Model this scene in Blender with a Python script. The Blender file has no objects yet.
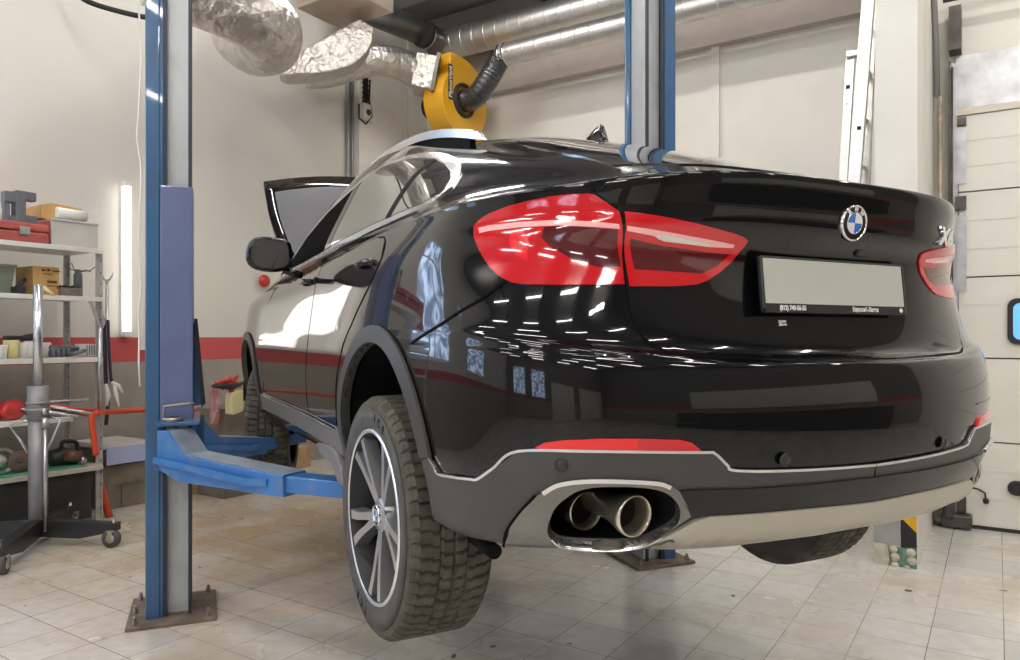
import bpy, bmesh, math, random
import numpy as np
from mathutils import Vector, Matrix, geometry
from mathutils.bvhtree import BVHTree
SC = bpy.context.scene
COL = SC.collection
PI = math.pi
rnd = random.Random(7)
# ---------------------------------------------------------------- camera
FPX, CX, CY, HC = 745.0, 510.0, 337.0, 1.45
cam_d = bpy.data.cameras.new('camera')
cam_d.sensor_width = 36.0
cam_d.lens = FPX / 1020 * 36.0
cam_d.shift_y = (CY - 330.0) / 1020.0
cam_d.clip_end = 100
cam = bpy.data.objects.new('camera', cam_d)
cam.location = (0, 0, HC)
cam.rotation_euler = (PI / 2, 0, 0)
COL.objects.link(cam)
SC.camera = cam
SC.view_settings.view_transform = 'Standard'
SC.view_settings.look = 'None'
SC.view_settings.gamma = 1.0
SC.view_settings.use_curve_mapping = False
SC.view_settings.exposure = 0.45
TUBE = 48.0

# ---------------------------------------------------------------- materials
MATS = {}
def mat(name, col=(.5, .5, .5), rough=.5, metal=0.0, coat=0.0, spec=.5, bump=0.0, bscale=40.0, var=0.0, vscale=6.0,
        emit=None, estr=0.0, trans=0.0, coat_rough=.03, ior=1.5, dirt=None, dscale=3.0, damt=.4, bdist=.01):
    m = bpy.data.materials.new(name); m.use_nodes = True
    nt = m.node_tree; b = nt.nodes['Principled BSDF']
    b.inputs['Base Color'].default_value = (*col, 1)
    b.inputs['Roughness'].default_value = rough
    b.inputs['Metallic'].default_value = metal
    b.inputs['Coat Weight'].default_value = coat
    b.inputs['Coat Roughness'].default_value = coat_rough
    b.inputs['Specular IOR Level'].default_value = spec
    b.inputs['IOR'].default_value = ior
    b.inputs['Transmission Weight'].default_value = trans
    if emit:
        b.inputs['Emission Color'].default_value = (*emit, 1)
        b.inputs['Emission Strength'].default_value = estr
    tc = None
    def coord():
        nonlocal tc
        if tc is None: tc = nt.nodes.new('ShaderNodeTexCoord')
        return tc.outputs['Object']
    if var > 0 or dirt:
        n = nt.nodes.new('ShaderNodeTexNoise'); n.inputs['Scale'].default_value = vscale; n.inputs['Detail'].default_value = 6
        nt.links.new(coord(), n.inputs['Vector'])
        mx = nt.nodes.new('ShaderNodeMix'); mx.data_type = 'RGBA'; mx.blend_type = 'MULTIPLY'
        mx.inputs[0].default_value = 1.0
        mx.inputs[6].default_value = (*col, 1)
        mr = nt.nodes.new('ShaderNodeMapRange')
        mr.inputs[1].default_value = .3; mr.inputs[2].default_value = .7
        mr.inputs[3].default_value = 1 - var; mr.inputs[4].default_value = 1 + var
        nt.links.new(n.outputs['Fac'], mr.inputs[0]); nt.links.new(mr.outputs[0], mx.inputs[7])
        out = mx.outputs[2]
        if dirt:
            n2 = nt.nodes.new('ShaderNodeTexNoise'); n2.inputs['Scale'].default_value = dscale; n2.inputs['Detail'].default_value = 8
            nt.links.new(coord(), n2.inputs['Vector'])
            r2 = nt.nodes.new('ShaderNodeMapRange'); r2.inputs[1].default_value = .52; r2.inputs[2].default_value = .75
            r2.inputs[3].default_value = 0; r2.inputs[4].default_value = damt
            nt.links.new(n2.outputs['Fac'], r2.inputs[0])
            m2 = nt.nodes.new('ShaderNodeMix'); m2.data_type = 'RGBA'
            nt.links.new(r2.outputs[0], m2.inputs[0]); nt.links.new(out, m2.inputs[6]); m2.inputs[7].default_value = (*dirt, 1)
            out = m2.outputs[2]
        nt.links.new(out, b.inputs['Base Color'])
    if bump > 0:
        n = nt.nodes.new('ShaderNodeTexNoise'); n.inputs['Scale'].default_value = bscale; n.inputs['Detail'].default_value = 4
        nt.links.new(coord(), n.inputs['Vector'])
        bp = nt.nodes.new('ShaderNodeBump'); bp.inputs['Strength'].default_value = bump; bp.inputs['Distance'].default_value = bdist
        nt.links.new(n.outputs['Fac'], bp.inputs['Height']); nt.links.new(bp.outputs[0], b.inputs['Normal'])
    MATS[name] = m
    return m

# ---------------------------------------------------------------- objects
def tag(o, label=None, cat=None, group=None, kind=None):
    if label: o['label'] = label
    if cat: o['category'] = cat
    if group: o['group'] = group
    if kind: o['kind'] = kind
    return o
def empty(name, loc, rz=0.0, label=None, cat=None, group=None, parent=None):
    o = bpy.data.objects.new(name, None); COL.objects.link(o)
    o.location = loc; o.rotation_euler = (0, 0, rz); o.empty_display_size = .1
    if parent: o.parent = parent
    return tag(o, label, cat, group)
def link(name, me, m, parent=None):
    o = bpy.data.objects.new(name, me); COL.objects.link(o)
    for mm in (m if isinstance(m, (list, tuple)) else [m]):
        me.materials.append(mm)
    if parent: o.parent = parent
    return o
def copy_tree(o, parent=None):
    c = o.copy(); COL.objects.link(c)
    if parent: c.parent = parent
    for ch in list(o.children): copy_tree(ch, c)
    return c

class MB:
    """collects shapes into one mesh"""
    def __init__(s): s.v = []; s.f = []; s.sm = []; s.mi = []
    def add(s, vs, fs, smooth=False, mi=0):
        k = len(s.v); s.v += [tuple(v) for v in vs]
        for f in fs: s.f.append([i + k for i in f]); s.sm.append(smooth); s.mi.append(mi)
        return s
    def box(s, c, d, M=None, mi=0, bev=0.0):
        bm = bmesh.new(); bmesh.ops.create_cube(bm, size=1)
        for v in bm.verts: v.co = Vector((v.co.x * d[0], v.co.y * d[1], v.co.z * d[2]))
        if bev > 0:
            bmesh.ops.bevel(bm, geom=bm.edges[:], offset=bev, segments=2, affect='EDGES', profile=.5)
        bm.verts.index_update()
        vs = [v.co.copy() for v in bm.verts]; fs = [[v.index for v in f.verts] for f in bm.faces]; bm.free()
        if M is not None: vs = [M @ v for v in vs]
        vs = [v + Vector(c) for v in vs]
        return s.add(vs, fs, False, mi)
    def tube(s, pts, r, n=10, closed=False, cap=True, smooth=True, mi=0, flat=None, up=None):
        """swept tube; r number or list; flat=(a,b) for a rectangular section"""
        P = [Vector(p) for p in pts]; N = len(P)
        rs = r if isinstance(r, (list, tuple)) else [r] * N
        T = []
        for i in range(N):
            a = P[(i - 1) % N] if closed or i > 0 else P[i]
            b = P[(i + 1) % N] if closed or i < N - 1 else P[i]
            t = (b - a); T.append(t.normalized() if t.length > 1e-9 else Vector((0, 0, 1)))
        u = Vector(up) if up else (Vector((0, 0, 1)) if abs(T[0].z) < .9 else Vector((1, 0, 0)))
        vs = []; 
        for i in range(N):
            u = (u - T[i] * u.dot(T[i])).normalized(); w = T[i].cross(u)
            if flat:
                a, b = flat
                ring = [(-a, -b), (a, -b), (a, b), (-a, b)]
                for x, y in ring: vs.append(P[i] + w * x * rs[i] + u * y * rs[i])
            else:
                for k in range(n):
                    th = 2 * PI * k / n
                    vs.append(P[i] + (u * math.cos(th) + w * math.sin(th)) * rs[i])
        m = 4 if flat else n
        fs = []
        for i in range(N if closed else N - 1):
            j = (i + 1) % N
            for k in range(m):
                l = (k + 1) % m
                fs.append([i * m + k, i * m + l, j * m + l, j * m + k])
        s.add(vs, fs, smooth and not flat, mi)
        if cap and not closed:
            k0 = len(s.v) - len(vs)
            s.f.append([k0 + i for i in range(m)][::-1]); s.sm.append(False); s.mi.append(mi)
            s.f.append([k0 + (N - 1) * m + i for i in range(m)]); s.sm.append(False); s.mi.append(mi)
        return s
    def cyl(s, a, b, r, n=20, r2=None, smooth=True, mi=0):
        return s.tube([a, b], [r, r2 if r2 is not None else r], n=n, smooth=smooth, mi=mi)
    def lathe(s, prof, n=32, M=None, mi=0, smooth=True, a0=0, a1=2 * PI):
        """prof: (r,z) list around z"""
        full = abs(a1 - a0 - 2 * PI) < 1e-6
        K = n if full else n + 1
        vs = []
        for r, z in prof:
            for k in range(K):
                th = a0 + (a1 - a0) * k / n
                vs.append(Vector((r * math.cos(th), r * math.sin(th), z)))
        if M is not None: vs = [M @ v for v in vs]
        fs = []
        for i in range(len(prof) - 1):
            for k in range(n):
                l = (k + 1) % K
                fs.append([i * K + k, i * K + l, (i + 1) * K + l, (i + 1) * K + k])
        return s.add(vs, fs, smooth, mi)
    def prism(s, poly, h0, h1, M=None, mi=0):
        """poly in xy extruded in z"""
        n = len(poly)
        vs = [Vector((x, y, h0)) for x, y in poly] + [Vector((x, y, h1)) for x, y in poly]
        if M is not None: vs = [M @ v for v in vs]
        fs = [[i, (i + 1) % n, n + (i + 1) % n, n + i] for i in range(n)]
        fs += [list(range(n))[::-1], list(range(n, 2 * n))]
        return s.add(vs, fs, False, mi)
    def build(s, name, m, parent=None, M=None, bevel=0.0):
        me = bpy.data.meshes.new(name)
        vs = [tuple(M @ Vector(v)) for v in s.v] if M is not None else s.v
        me.from_pydata(vs, [], s.f)
        me.polygons.foreach_set('use_smooth', s.sm)
        me.polygons.foreach_set('material_index', s.mi)
        bm = bmesh.new(); bm.from_mesh(me)
        bmesh.ops.recalc_face_normals(bm, faces=bm.faces[:])
        bm.to_mesh(me); bm.free()
        me.update()
        o = link(name, me, m, parent)
        if bevel > 0:
            md = o.modifiers.new('bevel', 'BEVEL'); md.width = bevel; md.segments = 2; md.limit_method = 'ANGLE'
        return o
def Rz(a): return Matrix.Rotation(a, 4, 'Z')
def Rx(a): return Matrix.Rotation(a, 4, 'X')
def Ry(a): return Matrix.Rotation(a, 4, 'Y')
def frame(o, x, y, z):
    M = Matrix.Identity(4)
    for i, a in enumerate((x, y, z)):
        for k in range(3): M[k][i] = a[k]
    for k in range(3): M[k][3] = o[k]
    return M
def text_obj(name, s, size, m, parent, M, depth=.001, align='CENTER', shear=0.0, bold=0.0, sx=1.0):
    c = bpy.data.curves.new(name, 'FONT'); c.body = s; c.size = size; c.extrude = depth
    c.align_x = align; c.align_y = 'CENTER'; c.shear = shear; c.offset = bold; c.resolution_u = 3
    o = bpy.data.objects.new(name, c); COL.objects.link(o)
    dg = bpy.context.evaluated_depsgraph_get(); dg.update()
    me = bpy.data.meshes.new_from_object(o.evaluated_get(dg))
    bpy.data.objects.remove(o); bpy.data.curves.remove(c)
    S = Matrix.Diagonal((sx, 1, 1, 1))
    for v in me.vertices: v.co = M @ (S @ v.co)
    me.materials.clear()
    return link(name, me, m, parent)
def smooth_poly(P, n=8, closed=False):
    """Catmull-Rom through points"""
    P = [np.array(p, float) for p in P]; N = len(P); out = []
    for i in range(N if closed else N - 1):
        p1, p2 = P[i], P[(i + 1) % N]
        p0 = P[i - 1] if (closed or i > 0) else 2 * p1 - p2
        p3 = P[(i + 2) % N] if (closed or i + 2 < N) else 2 * p2 - p1
        for k in range(n):
            t = k / n
            out.append(.5 * (2 * p1 + (p2 - p0) * t + (2 * p0 - 5 * p1 + 4 * p2 - p3) * t * t + (3 * p1 - p0 - 3 * p2 + p3) * t ** 3))
    if not closed: out.append(P[-1])
    return out
# ================================================================= CAR
YAW = math.radians(27.2)
_Lx, _Ly = -math.cos(YAW), -math.sin(YAW)
_d1 = (.52 * -_Lx - .5248 * .52 * -_Ly) / .1812
CAR_O = Vector((.3436 * _d1 + .26 * -_Lx - .87 * math.sin(YAW), _d1 + .26 * -_Ly + .87 * math.cos(YAW), 0))
CAR_Z = .68
FW = Vector((-math.sin(YAW), math.cos(YAW), 0)); LW = Vector((_Lx, _Ly, 0))
def w2c(p):
    d = Vector(p) - CAR_O
    return Vector((d.dot(FW), d.dot(LW), p[2] - CAR_Z))
def c2w(c): return CAR_O + FW * c[0] + LW * c[1] + Vector((0, 0, c[2] + CAR_Z))
CAM_C = w2c((0, 0, HC))
def ray_c(px, py):
    d = Vector(((px - CX) / FPX, 1, -(py - CY) / FPX))
    return Vector((d.dot(FW), d.dot(LW), d.z)).normalized()
def at_c(px, py, X=None, Y=None, Z=None):
    d = ray_c(px, py)
    t = (X - CAM_C.x) / d.x if X is not None else (Y - CAM_C.y) / d.y if Y is not None else (Z - CAM_C.z) / d.z
    return CAM_C + d * t
car = empty('car', CAR_O + Vector((0, 0, CAR_Z)), math.atan2(FW.y, FW.x),
            'glossy black coupe-roofed SUV raised on the blue two-post lift, tailgate towards us and hood open', 'car')

paint = mat('car_paint_black', (.004, .004, .0045), .12, coat=.85, coat_rough=.012, spec=.08)
piano = mat('gloss_black_trim', (.006, .006, .006), .12, coat=.25, spec=.35)
satin = mat('satin_grey_cladding', (.058, .056, .052), .42, spec=.5, bump=.02, bscale=900)
silverp = mat('silver_skid_plate', (.50, .47, .40), .38, metal=.55)
chrome = mat('chrome', (.86, .86, .87), .08, metal=1.0)
satchrome = mat('satin_aluminium', (.78, .78, .79), .25, metal=1.0)
blackm = mat('matte_black', (.006, .006, .006), .8, spec=.2)
gap = mat('panel_gap_black', (.002, .002, .002), .7, spec=.1)
glassd = mat('dark_window_glass', (.02, .021, .022), .03, coat=1.0, coat_rough=.01, spec=.8, ior=1.9)
redlens = mat('red_lamp_lens', (.44, .002, .006), .10, coat=1.0, emit=(1, .008, .02), estr=.10)
reddark = mat('dark_red_lens', (.075, .002, .004), .10, coat=1.0, emit=(1, .0, .01), estr=.012)
redbright = mat('bright_red_lens', (.62, .006, .01), .15, coat=1.0, emit=(1, .008, .012), estr=.14)
lightbar = mat('pale_pink_light_bar', (.75, .38, .36), .2, coat=1.0, emit=(1, .45, .42), estr=.12)
white_lens = mat('clear_white_lens', (.75, .70, .62), .12, coat=1.0)
blue_em = mat('badge_blue', (.02, .16, .62), .2, coat=1.0)
white_em = mat('badge_white', (.82, .82, .82), .25, coat=1.0)
plate_m = mat('blank_grey_plate', (.52, .52, .46), .4)
sticker = mat('white_print', (.85, .85, .83), .5)

# ---- control net: rows bottom to top, 16 columns rear centre -> left side -> front centre
SX = [-.35, 0, .5, 1.1, 1.8, 2.4, 2.95, 3.42]
SY = [.974, .988, .968, .948, .948, .962, .985, .93]
def lerp(a, b, t): return a + (b - a) * t
TAP = [(0, 0), (.006, .27), (.05, .47), (.145, .62), (.275, .75), (.46, .86)]
def lower(xr, zr, zs, dy, dyr, zf=None, T=False, dc=0.0, k=0.0):
    if T: offs = [(0, 0), (.004, .28), (.032, .505), (.10, .712), (.215, .852), (.38, .938)]
    if k > 0: offs = [(lerp(o[0], p[0], k), lerp(o[1], p[1], k)) for o, p in zip(offs, TAP)]; dyr *= (1 - k)
    if not T: offs = [(0, 0), (.014, .28), (.06, .52), (.14, .73), (.255, .865), (.42, .945)]
    row = []
    for i, (ox, y) in enumerate(offs):
        t = max(0, (i - 1) / 5); t = t * t * (3 - 2 * t)
        row.append((xr + ox - dc * (i >= 3), y + (dyr if i >= 3 else dyr * .5 if i == 2 else 0), lerp(zr, zs, t)))
    zf = zs if zf is None else zf
    for i in range(8):
        t = max(0, (i - 3) / 4); row.append((SX[i], SY[i] + dy, lerp(zs, zf, t)))
    row.append((3.72, .66 + dy, zf)); row.append((3.82 + dy * .5, 0, zf))
    return row
ROWS = [
    lower(-.72, .288, .272, -.16, -.14),
    lower(-.885, .280, .262, -.055, -.03),
    lower(-.945, .325, .35, -.025, -.01),
    lower(-.972, .41, .43, -.006, 0),
    lower(-.984, .51, .52, .004, 0),
    lower(-.988, .59, .60, .006, 0),
    lower(-.982, .65, .68, .004, 0),
    lower(-.972, .695, .74, -.002, -.003),
    lower(-.962, .708, .755, -.003, -.004),
    lower(-.925, .716, .785, -.006, -.003, T=True),
    lower(-.895, .735, .81, -.010, -.008, T=True),
    lower(-.872, .82, .87, -.018, -.016, T=True),
    lower(-.868, .91, .93, -.026, -.03, T=True, k=.12),
    lower(-.875, .985, .985, -.034, -.045, .97, T=True, k=.3),
    lower(-.912, 1.035, 1.03, -.044, -.065, .99, T=True, k=.55),
    lower(-.922, 1.085, 1.065, -.055, -.085, 1.0, T=True, k=.75),
    lower(-.936, 1.135, 1.095, -.066, -.105, 1.01, T=True, k=.9),
    lower(-.938, 1.162, 1.118, -.075, -.118, 1.015, T=True, k=1.0),
    lower(-.928, 1.170, 1.128, -.079, -.122, 1.017, T=True, k=1.0),
    [(-.88, 0, 1.178), (-.875, .28, 1.176), (-.825, .455, 1.168), (-.745, .595, 1.152), (-.62, .72, 1.145), (-.44, .825, 1.143), (-.24, .878, 1.146), (.1, .898, 1.152),
     (.6, .89, 1.157), (1.15, .887, 1.152), (1.8, .895, 1.13), (2.3, .905, 1.095), (2.8, .89, 1.045), (3.2, .83, 1.02), (3.45, .58, 1.02), (3.53, 0, 1.03)],
    [(-.76, 0, 1.212), (-.755, .28, 1.21), (-.70, .43, 1.202), (-.61, .555, 1.195), (-.47, .675, 1.197), (-.29, .78, 1.203), (-.1, .838, 1.212), (.2, .868, 1.22),
     (.65, .87, 1.225), (1.15, .87, 1.22), (1.75, .872, 1.20), (2.15, .872, 1.17), (2.45, .84, 1.12), (2.7, .72, 1.09), (2.85, .45, 1.08), (2.92, 0, 1.08)],
    [(-.50, 0, 1.312), (-.495, .26, 1.305), (-.46, .44, 1.292), (-.40, .57, 1.272), (-.28, .68, 1.28), (-.1, .755, 1.295), (.1, .80, 1.31), (.35, .82, 1.32),
     (.7, .826, 1.325), (1.15, .83, 1.32), (1.65, .828, 1.31), (1.95, .82, 1.29), (2.2, .78, 1.26), (2.4, .66, 1.23), (2.55, .4, 1.22), (2.6, 0, 1.22)],
    [(-.12, 0, 1.438), (-.115, .24, 1.432), (-.08, .41, 1.416), (-.02, .53, 1.395), (.08, .62, 1.41), (.22, .69, 1.42), (.38, .73, 1.43), (.58, .755, 1.445),
     (.82, .765, 1.455), (1.15, .77, 1.455), (1.5, .765, 1.445), (1.72, .745, 1.42), (1.95, .70, 1.40), (2.1, .6, 1.38), (2.22, .36, 1.375), (2.26, 0, 1.375)],
    [(.25, 0, 1.548), (.255, .22, 1.541), (.28, .38, 1.525), (.33, .49, 1.507), (.41, .57, 1.506), (.52, .622, 1.522), (.64, .652, 1.545), (.78, .675, 1.54),
     (.95, .685, 1.55), (1.15, .69, 1.55), (1.4, .685, 1.54), (1.55, .665, 1.53), (1.7, .62, 1.52), (1.8, .53, 1.505), (1.9, .32, 1.505), (1.94, 0, 1.505)],
    [(.62, 0, 1.633), (.625, .2, 1.625), (.64, .34, 1.608), (.68, .43, 1.595), (.73, .50, 1.593), (.80, .54, 1.60), (.87, .565, 1.61), (.95, .58, 1.615),
     (1.05, .59, 1.62), (1.17, .59, 1.62), (1.3, .585, 1.615), (1.39, .57, 1.61), (1.48, .53, 1.605), (1.54, .45, 1.60), (1.6, .27, 1.60), (1.62, 0, 1.60)],
]
def top_row(f, z, dz=0):
    return [(1.13 + (x - 1.13) * f, y * f, z) for (x, y, _) in ROWS[24 - 1 if len(ROWS) > 24 else -1]]
_last = ROWS[-1]
ROWS.append([(1.13 + (x - 1.13) * .6, y * .6, 1.665) for (x, y, _) in _last])
ROWS.append([(1.13 + (x - 1.13) * .25, y * .25, 1.675) for (x, y, _) in _last])
ROWS.append([(1.13 + (x - 1.13) * .02, 0, 1.677) for (x, y, _) in _last])

def bsub(P, n):
    """uniform cubic B-spline along axis 0, clamped ends by doubling, n samples per span"""
    N = P.shape[0]; out = []
    for i in range(N - 3):
        p0, p1, p2, p3 = P[i:i + 4]
        for k in range(n + (1 if i == N - 4 else 0)):
            t = k / n
            out.append(((1 - t) ** 3 * p0 + (3 * t ** 3 - 6 * t * t + 4) * p1 + (-3 * t ** 3 + 3 * t * t + 3 * t + 1) * p2 + t ** 3 * p3) / 6)
    return np.array(out)
def body_grid(nc=7, nr=5):
    A = np.array(ROWS, float)                       # rows x 16 x 3
    T = A.copy()
    def nodes(Q):                                   # spline value at the nodes, along rows then columns
        E = np.concatenate([[2 * Q[0] - Q[1]], Q, [2 * Q[-1] - Q[-2]]]); R = (E[:-2] + 4 * E[1:-1] + E[2:]) / 6
        mi = np.array([1, -1, 1])
        E = np.concatenate([(R * mi)[:, 1:2], R, (R * mi)[:, -2:-1]], axis=1)
        return R, (E[:, :-2] + 4 * E[:, 1:-1] + E[:, 2:]) / 6
    for _ in range(4):
        R, RC_ = nodes(A)
        A = A + .7 * (T - (R * .45 + RC_ * .55))
    A[:, 0, 1] = 0; A[:, -1, 1] = 0; A[-1, :, 1] = 0
    M = A * np.array([1, -1, 1])
    A2 = np.concatenate([M[:, 2:0:-1], A, M[:, -2:-4:-1]], axis=1)  # mirrored beyond both centre lines
    B = bsub(np.transpose(A2, (1, 0, 2)), nc)       # along columns
    k0 = nc; k1 = nc * 16
    B = B[k0:k1 + 1]                                # rear centre .. front centre
    B = np.transpose(B, (1, 0, 2))
    first = 2 * B[0] - B[1]; last = 2 * B[-1] - B[-2]
    B = np.concatenate([[first], B, [last]], axis=0)
    return bsub(B, nr)                              # rows x cols x 3
GRID = body_grid()
nR, nC = GRID.shape[:2]
GRID[:, 0, 1] = 0; GRID[:, -1, 1] = 0
full = np.concatenate([GRID, (GRID * np.array([1, -1, 1]))[:, -2:0:-1]], axis=1)
nF = full.shape[1]
BV = full.reshape(-1, 3)
BF = [[i * nF + j, i * nF + (j + 1) % nF, (i + 1) * nF + (j + 1) % nF, (i + 1) * nF + j] for i in range(nR - 1) for j in range(nF)]
# triangulated copy for ray casting with interpolated normals
tri = np.array([[a, b, c] for a, b, c, d in BF] + [[a, c, d] for a, b, c, d in BF])
_e = np.cross(BV[tri[:, 1]] - BV[tri[:, 0]], BV[tri[:, 2]] - BV[tri[:, 0]])
BN = np.zeros_like(BV)
for k in range(3): np.add.at(BN, tri[:, k], _e)
BN /= np.linalg.norm(BN, axis=1, keepdims=True) + 1e-12
if BN[nF * (nR // 3)].dot(np.array([-1., 0, 0])) < 0: BN = -BN
BVH = BVHTree.FromPolygons([tuple(v) for v in BV], [tuple(int(q) for q in t) for t in tri], all_triangles=True)
def nrm_at(p, idx):
    a, b, c = (BV[i] for i in tri[idx]); p = np.array(p)
    v0, v1, v2 = b - a, c - a, p - a
    d00, d01, d11, d20, d21 = v0 @ v0, v0 @ v1, v1 @ v1, v2 @ v0, v2 @ v1
    den = d00 * d11 - d01 * d01
    if abs(den) < 1e-14: return Vector(BN[tri[idx][0]])
    v = (d11 * d20 - d01 * d21) / den; w = (d00 * d21 - d01 * d20) / den
    n = BN[tri[idx][0]] * (1 - v - w) + BN[tri[idx][1]] * v + BN[tri[idx][2]] * w
    return Vector(n).normalized()
def cast(o, d):
    h, n, i, t = BVH.ray_cast(Vector(o), Vector(d))
    if h is None:
        # nearest point on the body to the ray
        best = None
        for k in range(60):
            q = Vector(o) + Vector(d) * (k * .12)
            hh, nn, ii, dd = BVH.find_nearest(q)
            if best is None or dd < best[0]: best = (dd, hh, ii)
        h, i = best[1], best[2]
    return h, nrm_at(h, i)
def hit(px, py): return cast(CAM_C, ray_c(px, py))[0]
def hits(P): return [hit(*p) for p in P]

def overlay(name, B3, d, m, parent, off=.003, th=.007, res=.025, mir=False, sym=False, holes=None, off_fn=None):
    """panel that follows the body: boundary points B3 (car space), projected along d"""
    d = Vector(d).normalized()
    u = Vector((0, 0, 1)).cross(d); u = (u if u.length > .1 else Vector((0, 1, 0))).normalized(); v = d.cross(u).normalized()
    def to2(p): return Vector((Vector(p).dot(u), Vector(p).dot(v)))
    def resamp(P):
        out = []
        for i in range(len(P)):
            a, b = P[i], P[(i + 1) % len(P)]; L = (b - a).length
            if L < 1e-5: continue
            n = max(1, int(round(L / res)))
            for k in range(n): out.append(a + (b - a) * (k / n))
        return out
    loops = [resamp([to2(p) for p in B3])]
    for hset in (holes or []): loops.append(resamp([to2(p) for p in hset]))
    verts = []; edges = []
    for lp in loops:
        k = len(verts); verts += lp; edges += [(k + i, k + (i + 1) % len(lp)) for i in range(len(lp))]
    nb = len(verts)
    def inside(p):
        c = False
        for lp in loops:
            j = len(lp) - 1
            for i in range(len(lp)):
                a, b = lp[i], lp[j]
                if (a.y > p.y) != (b.y > p.y) and p.x < (b.x - a.x) * (p.y - a.y) / (b.y - a.y) + a.x: c = not c
                j = i
        return c
    xs = [p.x for p in loops[0]]; ys = [p.y for p in loops[0]]
    bp = np.array([[p.x, p.y] for p in verts])
    x = min(xs); r = 0
    while x < max(xs):
        y = min(ys) + (res * .5 if r % 2 else 0)
        while y < max(ys):
            p = Vector((x, y))
            if np.min(np.sum((bp - np.array([x, y])) ** 2, axis=1)) > (res * .55) ** 2 and inside(p): verts.append(p)
            y += res
        x += res * .87; r += 1
    V2, E2, F2, *_ = geometry.delaunay_2d_cdt(verts, edges, [], 0, 1e-6)
    F2 = [f for f in F2 if inside((V2[f[0]] + V2[f[1]] + V2[f[2]]) / 3)]
    top = []; nor = []
    for p in V2:
        h, n = cast(u * p.x + v * p.y - d * 6, d)
        if n.dot(d) > 0: n = -n
        o_ = off_fn(h) if off_fn else off
        top.append(h + n * o_); nor.append(n)
    cnt = {}
    for f in F2:
        for i in range(3):
            e = (f[i], f[(i + 1) % 3]); key = tuple(sorted(e)); cnt.setdefault(key, []).append(e)
    bedges = [es[0] for es in cnt.values() if len(es) == 1]
    nv = len(top)
    VV = list(top); NN = list(nor); FF = [list(f) for f in F2]; rim = {}
    for a, b in bedges:
        for q in (a, b):
            if q not in rim:
                rim[q] = (len(VV), len(VV) + 1)
                VV += [top[q], top[q] - nor[q] * th]; NN += [None, None]
        FF.append([rim[a][0], rim[b][0], rim[b][1], rim[a][1]])
    def emit(sgn, nm):
        vs = [(p.x, p.y * sgn, p.z) for p in VV]
        fs = FF if sgn > 0 else [f[::-1] for f in FF]
        # orient the faces outward
        acc = 0.0
        for f0 in fs[:len(F2)]:
            a, b, c = (Vector(vs[i]) for i in f0[:3]); nn = Vector((NN[f0[0]].x, NN[f0[0]].y * sgn, NN[f0[0]].z))
            acc += (b - a).cross(c - a).dot(nn)
        if acc < 0: fs = [f[::-1] for f in fs]
        me = bpy.data.meshes.new(nm); me.from_pydata(vs, [], fs)
        nt_ = len(F2)
        me.polygons.foreach_set('use_smooth', [i < nt_ for i in range(len(fs))])
        me.update()
        cn = []
        for pl in me.polygons:
            for vi in pl.vertices:
                n = NN[vi]
                cn.append((0, 0, 0) if n is None else (n.x, n.y * sgn, n.z))
        me.normals_split_custom_set(cn)
        return link(nm, me, m, parent)
    o = emit(1, name)
    if mir: return o, emit(-1, name)
    return o
def mirror_poly(P):
    """left half boundary (first and last point near the centre line) -> closed symmetric outline"""
    P = [Vector(p) for p in P]
    return P + [Vector((p.x, -p.y, p.z)) for p in P[::-1] if abs(p.y) > 1e-4]
def strip(name, P3, w, m, parent, off=.002, mir=False, h=.0012):
    """narrow band that follows the body along points P3"""
    out = []
    for sgn in ((1, -1) if mir else (1,)):
        b = MB(); vs = []; P = smooth_poly(P3, 6)
        Q = []
        for p in P:
            hh, nn, ii, dd = BVH.find_nearest(Vector(p)); n = nrm_at(hh, ii); Q.append((hh, n))
        for i, (hh, n) in enumerate(Q):
            t = (Q[min(i + 1, len(Q) - 1)][0] - Q[max(i - 1, 0)][0]).normalized(); s = t.cross(n).normalized()
            for x, z in ((-w / 2, -.004), (-w / 2, h), (w / 2, h), (w / 2, -.004)):
                q = hh + s * x + n * (off + z); vs.append((q.x, q.y * sgn, q.z))
        fs = [[i * 4 + k, i * 4 + k + 1, (i + 1) * 4 + k + 1, (i + 1) * 4 + k] for i in range(len(Q) - 1) for k in range(3)]
        b.add(vs, fs, False); out.append(b.build(name, m, parent))
    return out

# ---- body shell with open wheel arches
ARX, ARZ = .085, .355
FAX = 2.95
def in_arch(p):
    return abs(p[1]) > .55 and p[2] < .86 and ((((p[0] - ARX) / .44) ** 2 + ((p[2] - ARZ) / .395) ** 2 < 1) or (((p[0] - FAX) / .42) ** 2 + ((p[2] - ARZ) / .40) ** 2 < 1)
           or (p[2] < ARZ and (abs(p[0] - ARX) < .44 or abs(p[0] - FAX) < .42)))
cen = BV[np.array(BF)].mean(axis=1)
_opn = [(549, 525), (555, 507), (566, 496), (580, 488), (600, 484.7), (630, 484.7), (655, 487.5), (669, 494), (677, 505), (675, 520), (656, 533), (640, 540), (620, 543), (592, 543), (563, 540.5), (552, 534)]
_oc = hits(_opn); _om = sum(_oc, Vector()) / len(_oc)
_op2 = [((p.y - _om.y) * 1.25 + _om.y, (p.z - _om.z) * 1.5 + _om.z) for p in _oc]
def in_pipe_hole(c):
    if c[0] > -.6: return False
    y, z = abs(c[1]), c[2]; r = False; j = len(_op2) - 1
    for i in range(len(_op2)):
        a, b = _op2[i], _op2[j]
        if (a[1] > z) != (b[1] > z) and y < (b[0] - a[0]) * (z - a[1]) / (b[1] - a[1]) + a[0]: r = not r
        j = i
    return r
kept = [f for f, c in zip(BF, cen) if not in_arch(c) and not in_pipe_hole(c)]
me = bpy.data.meshes.new('body_shell')
me.from_pydata([tuple(v) for v in BV], [], kept)
me.polygons.foreach_set('use_smooth', [True] * len(kept)); me.update()
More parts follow.
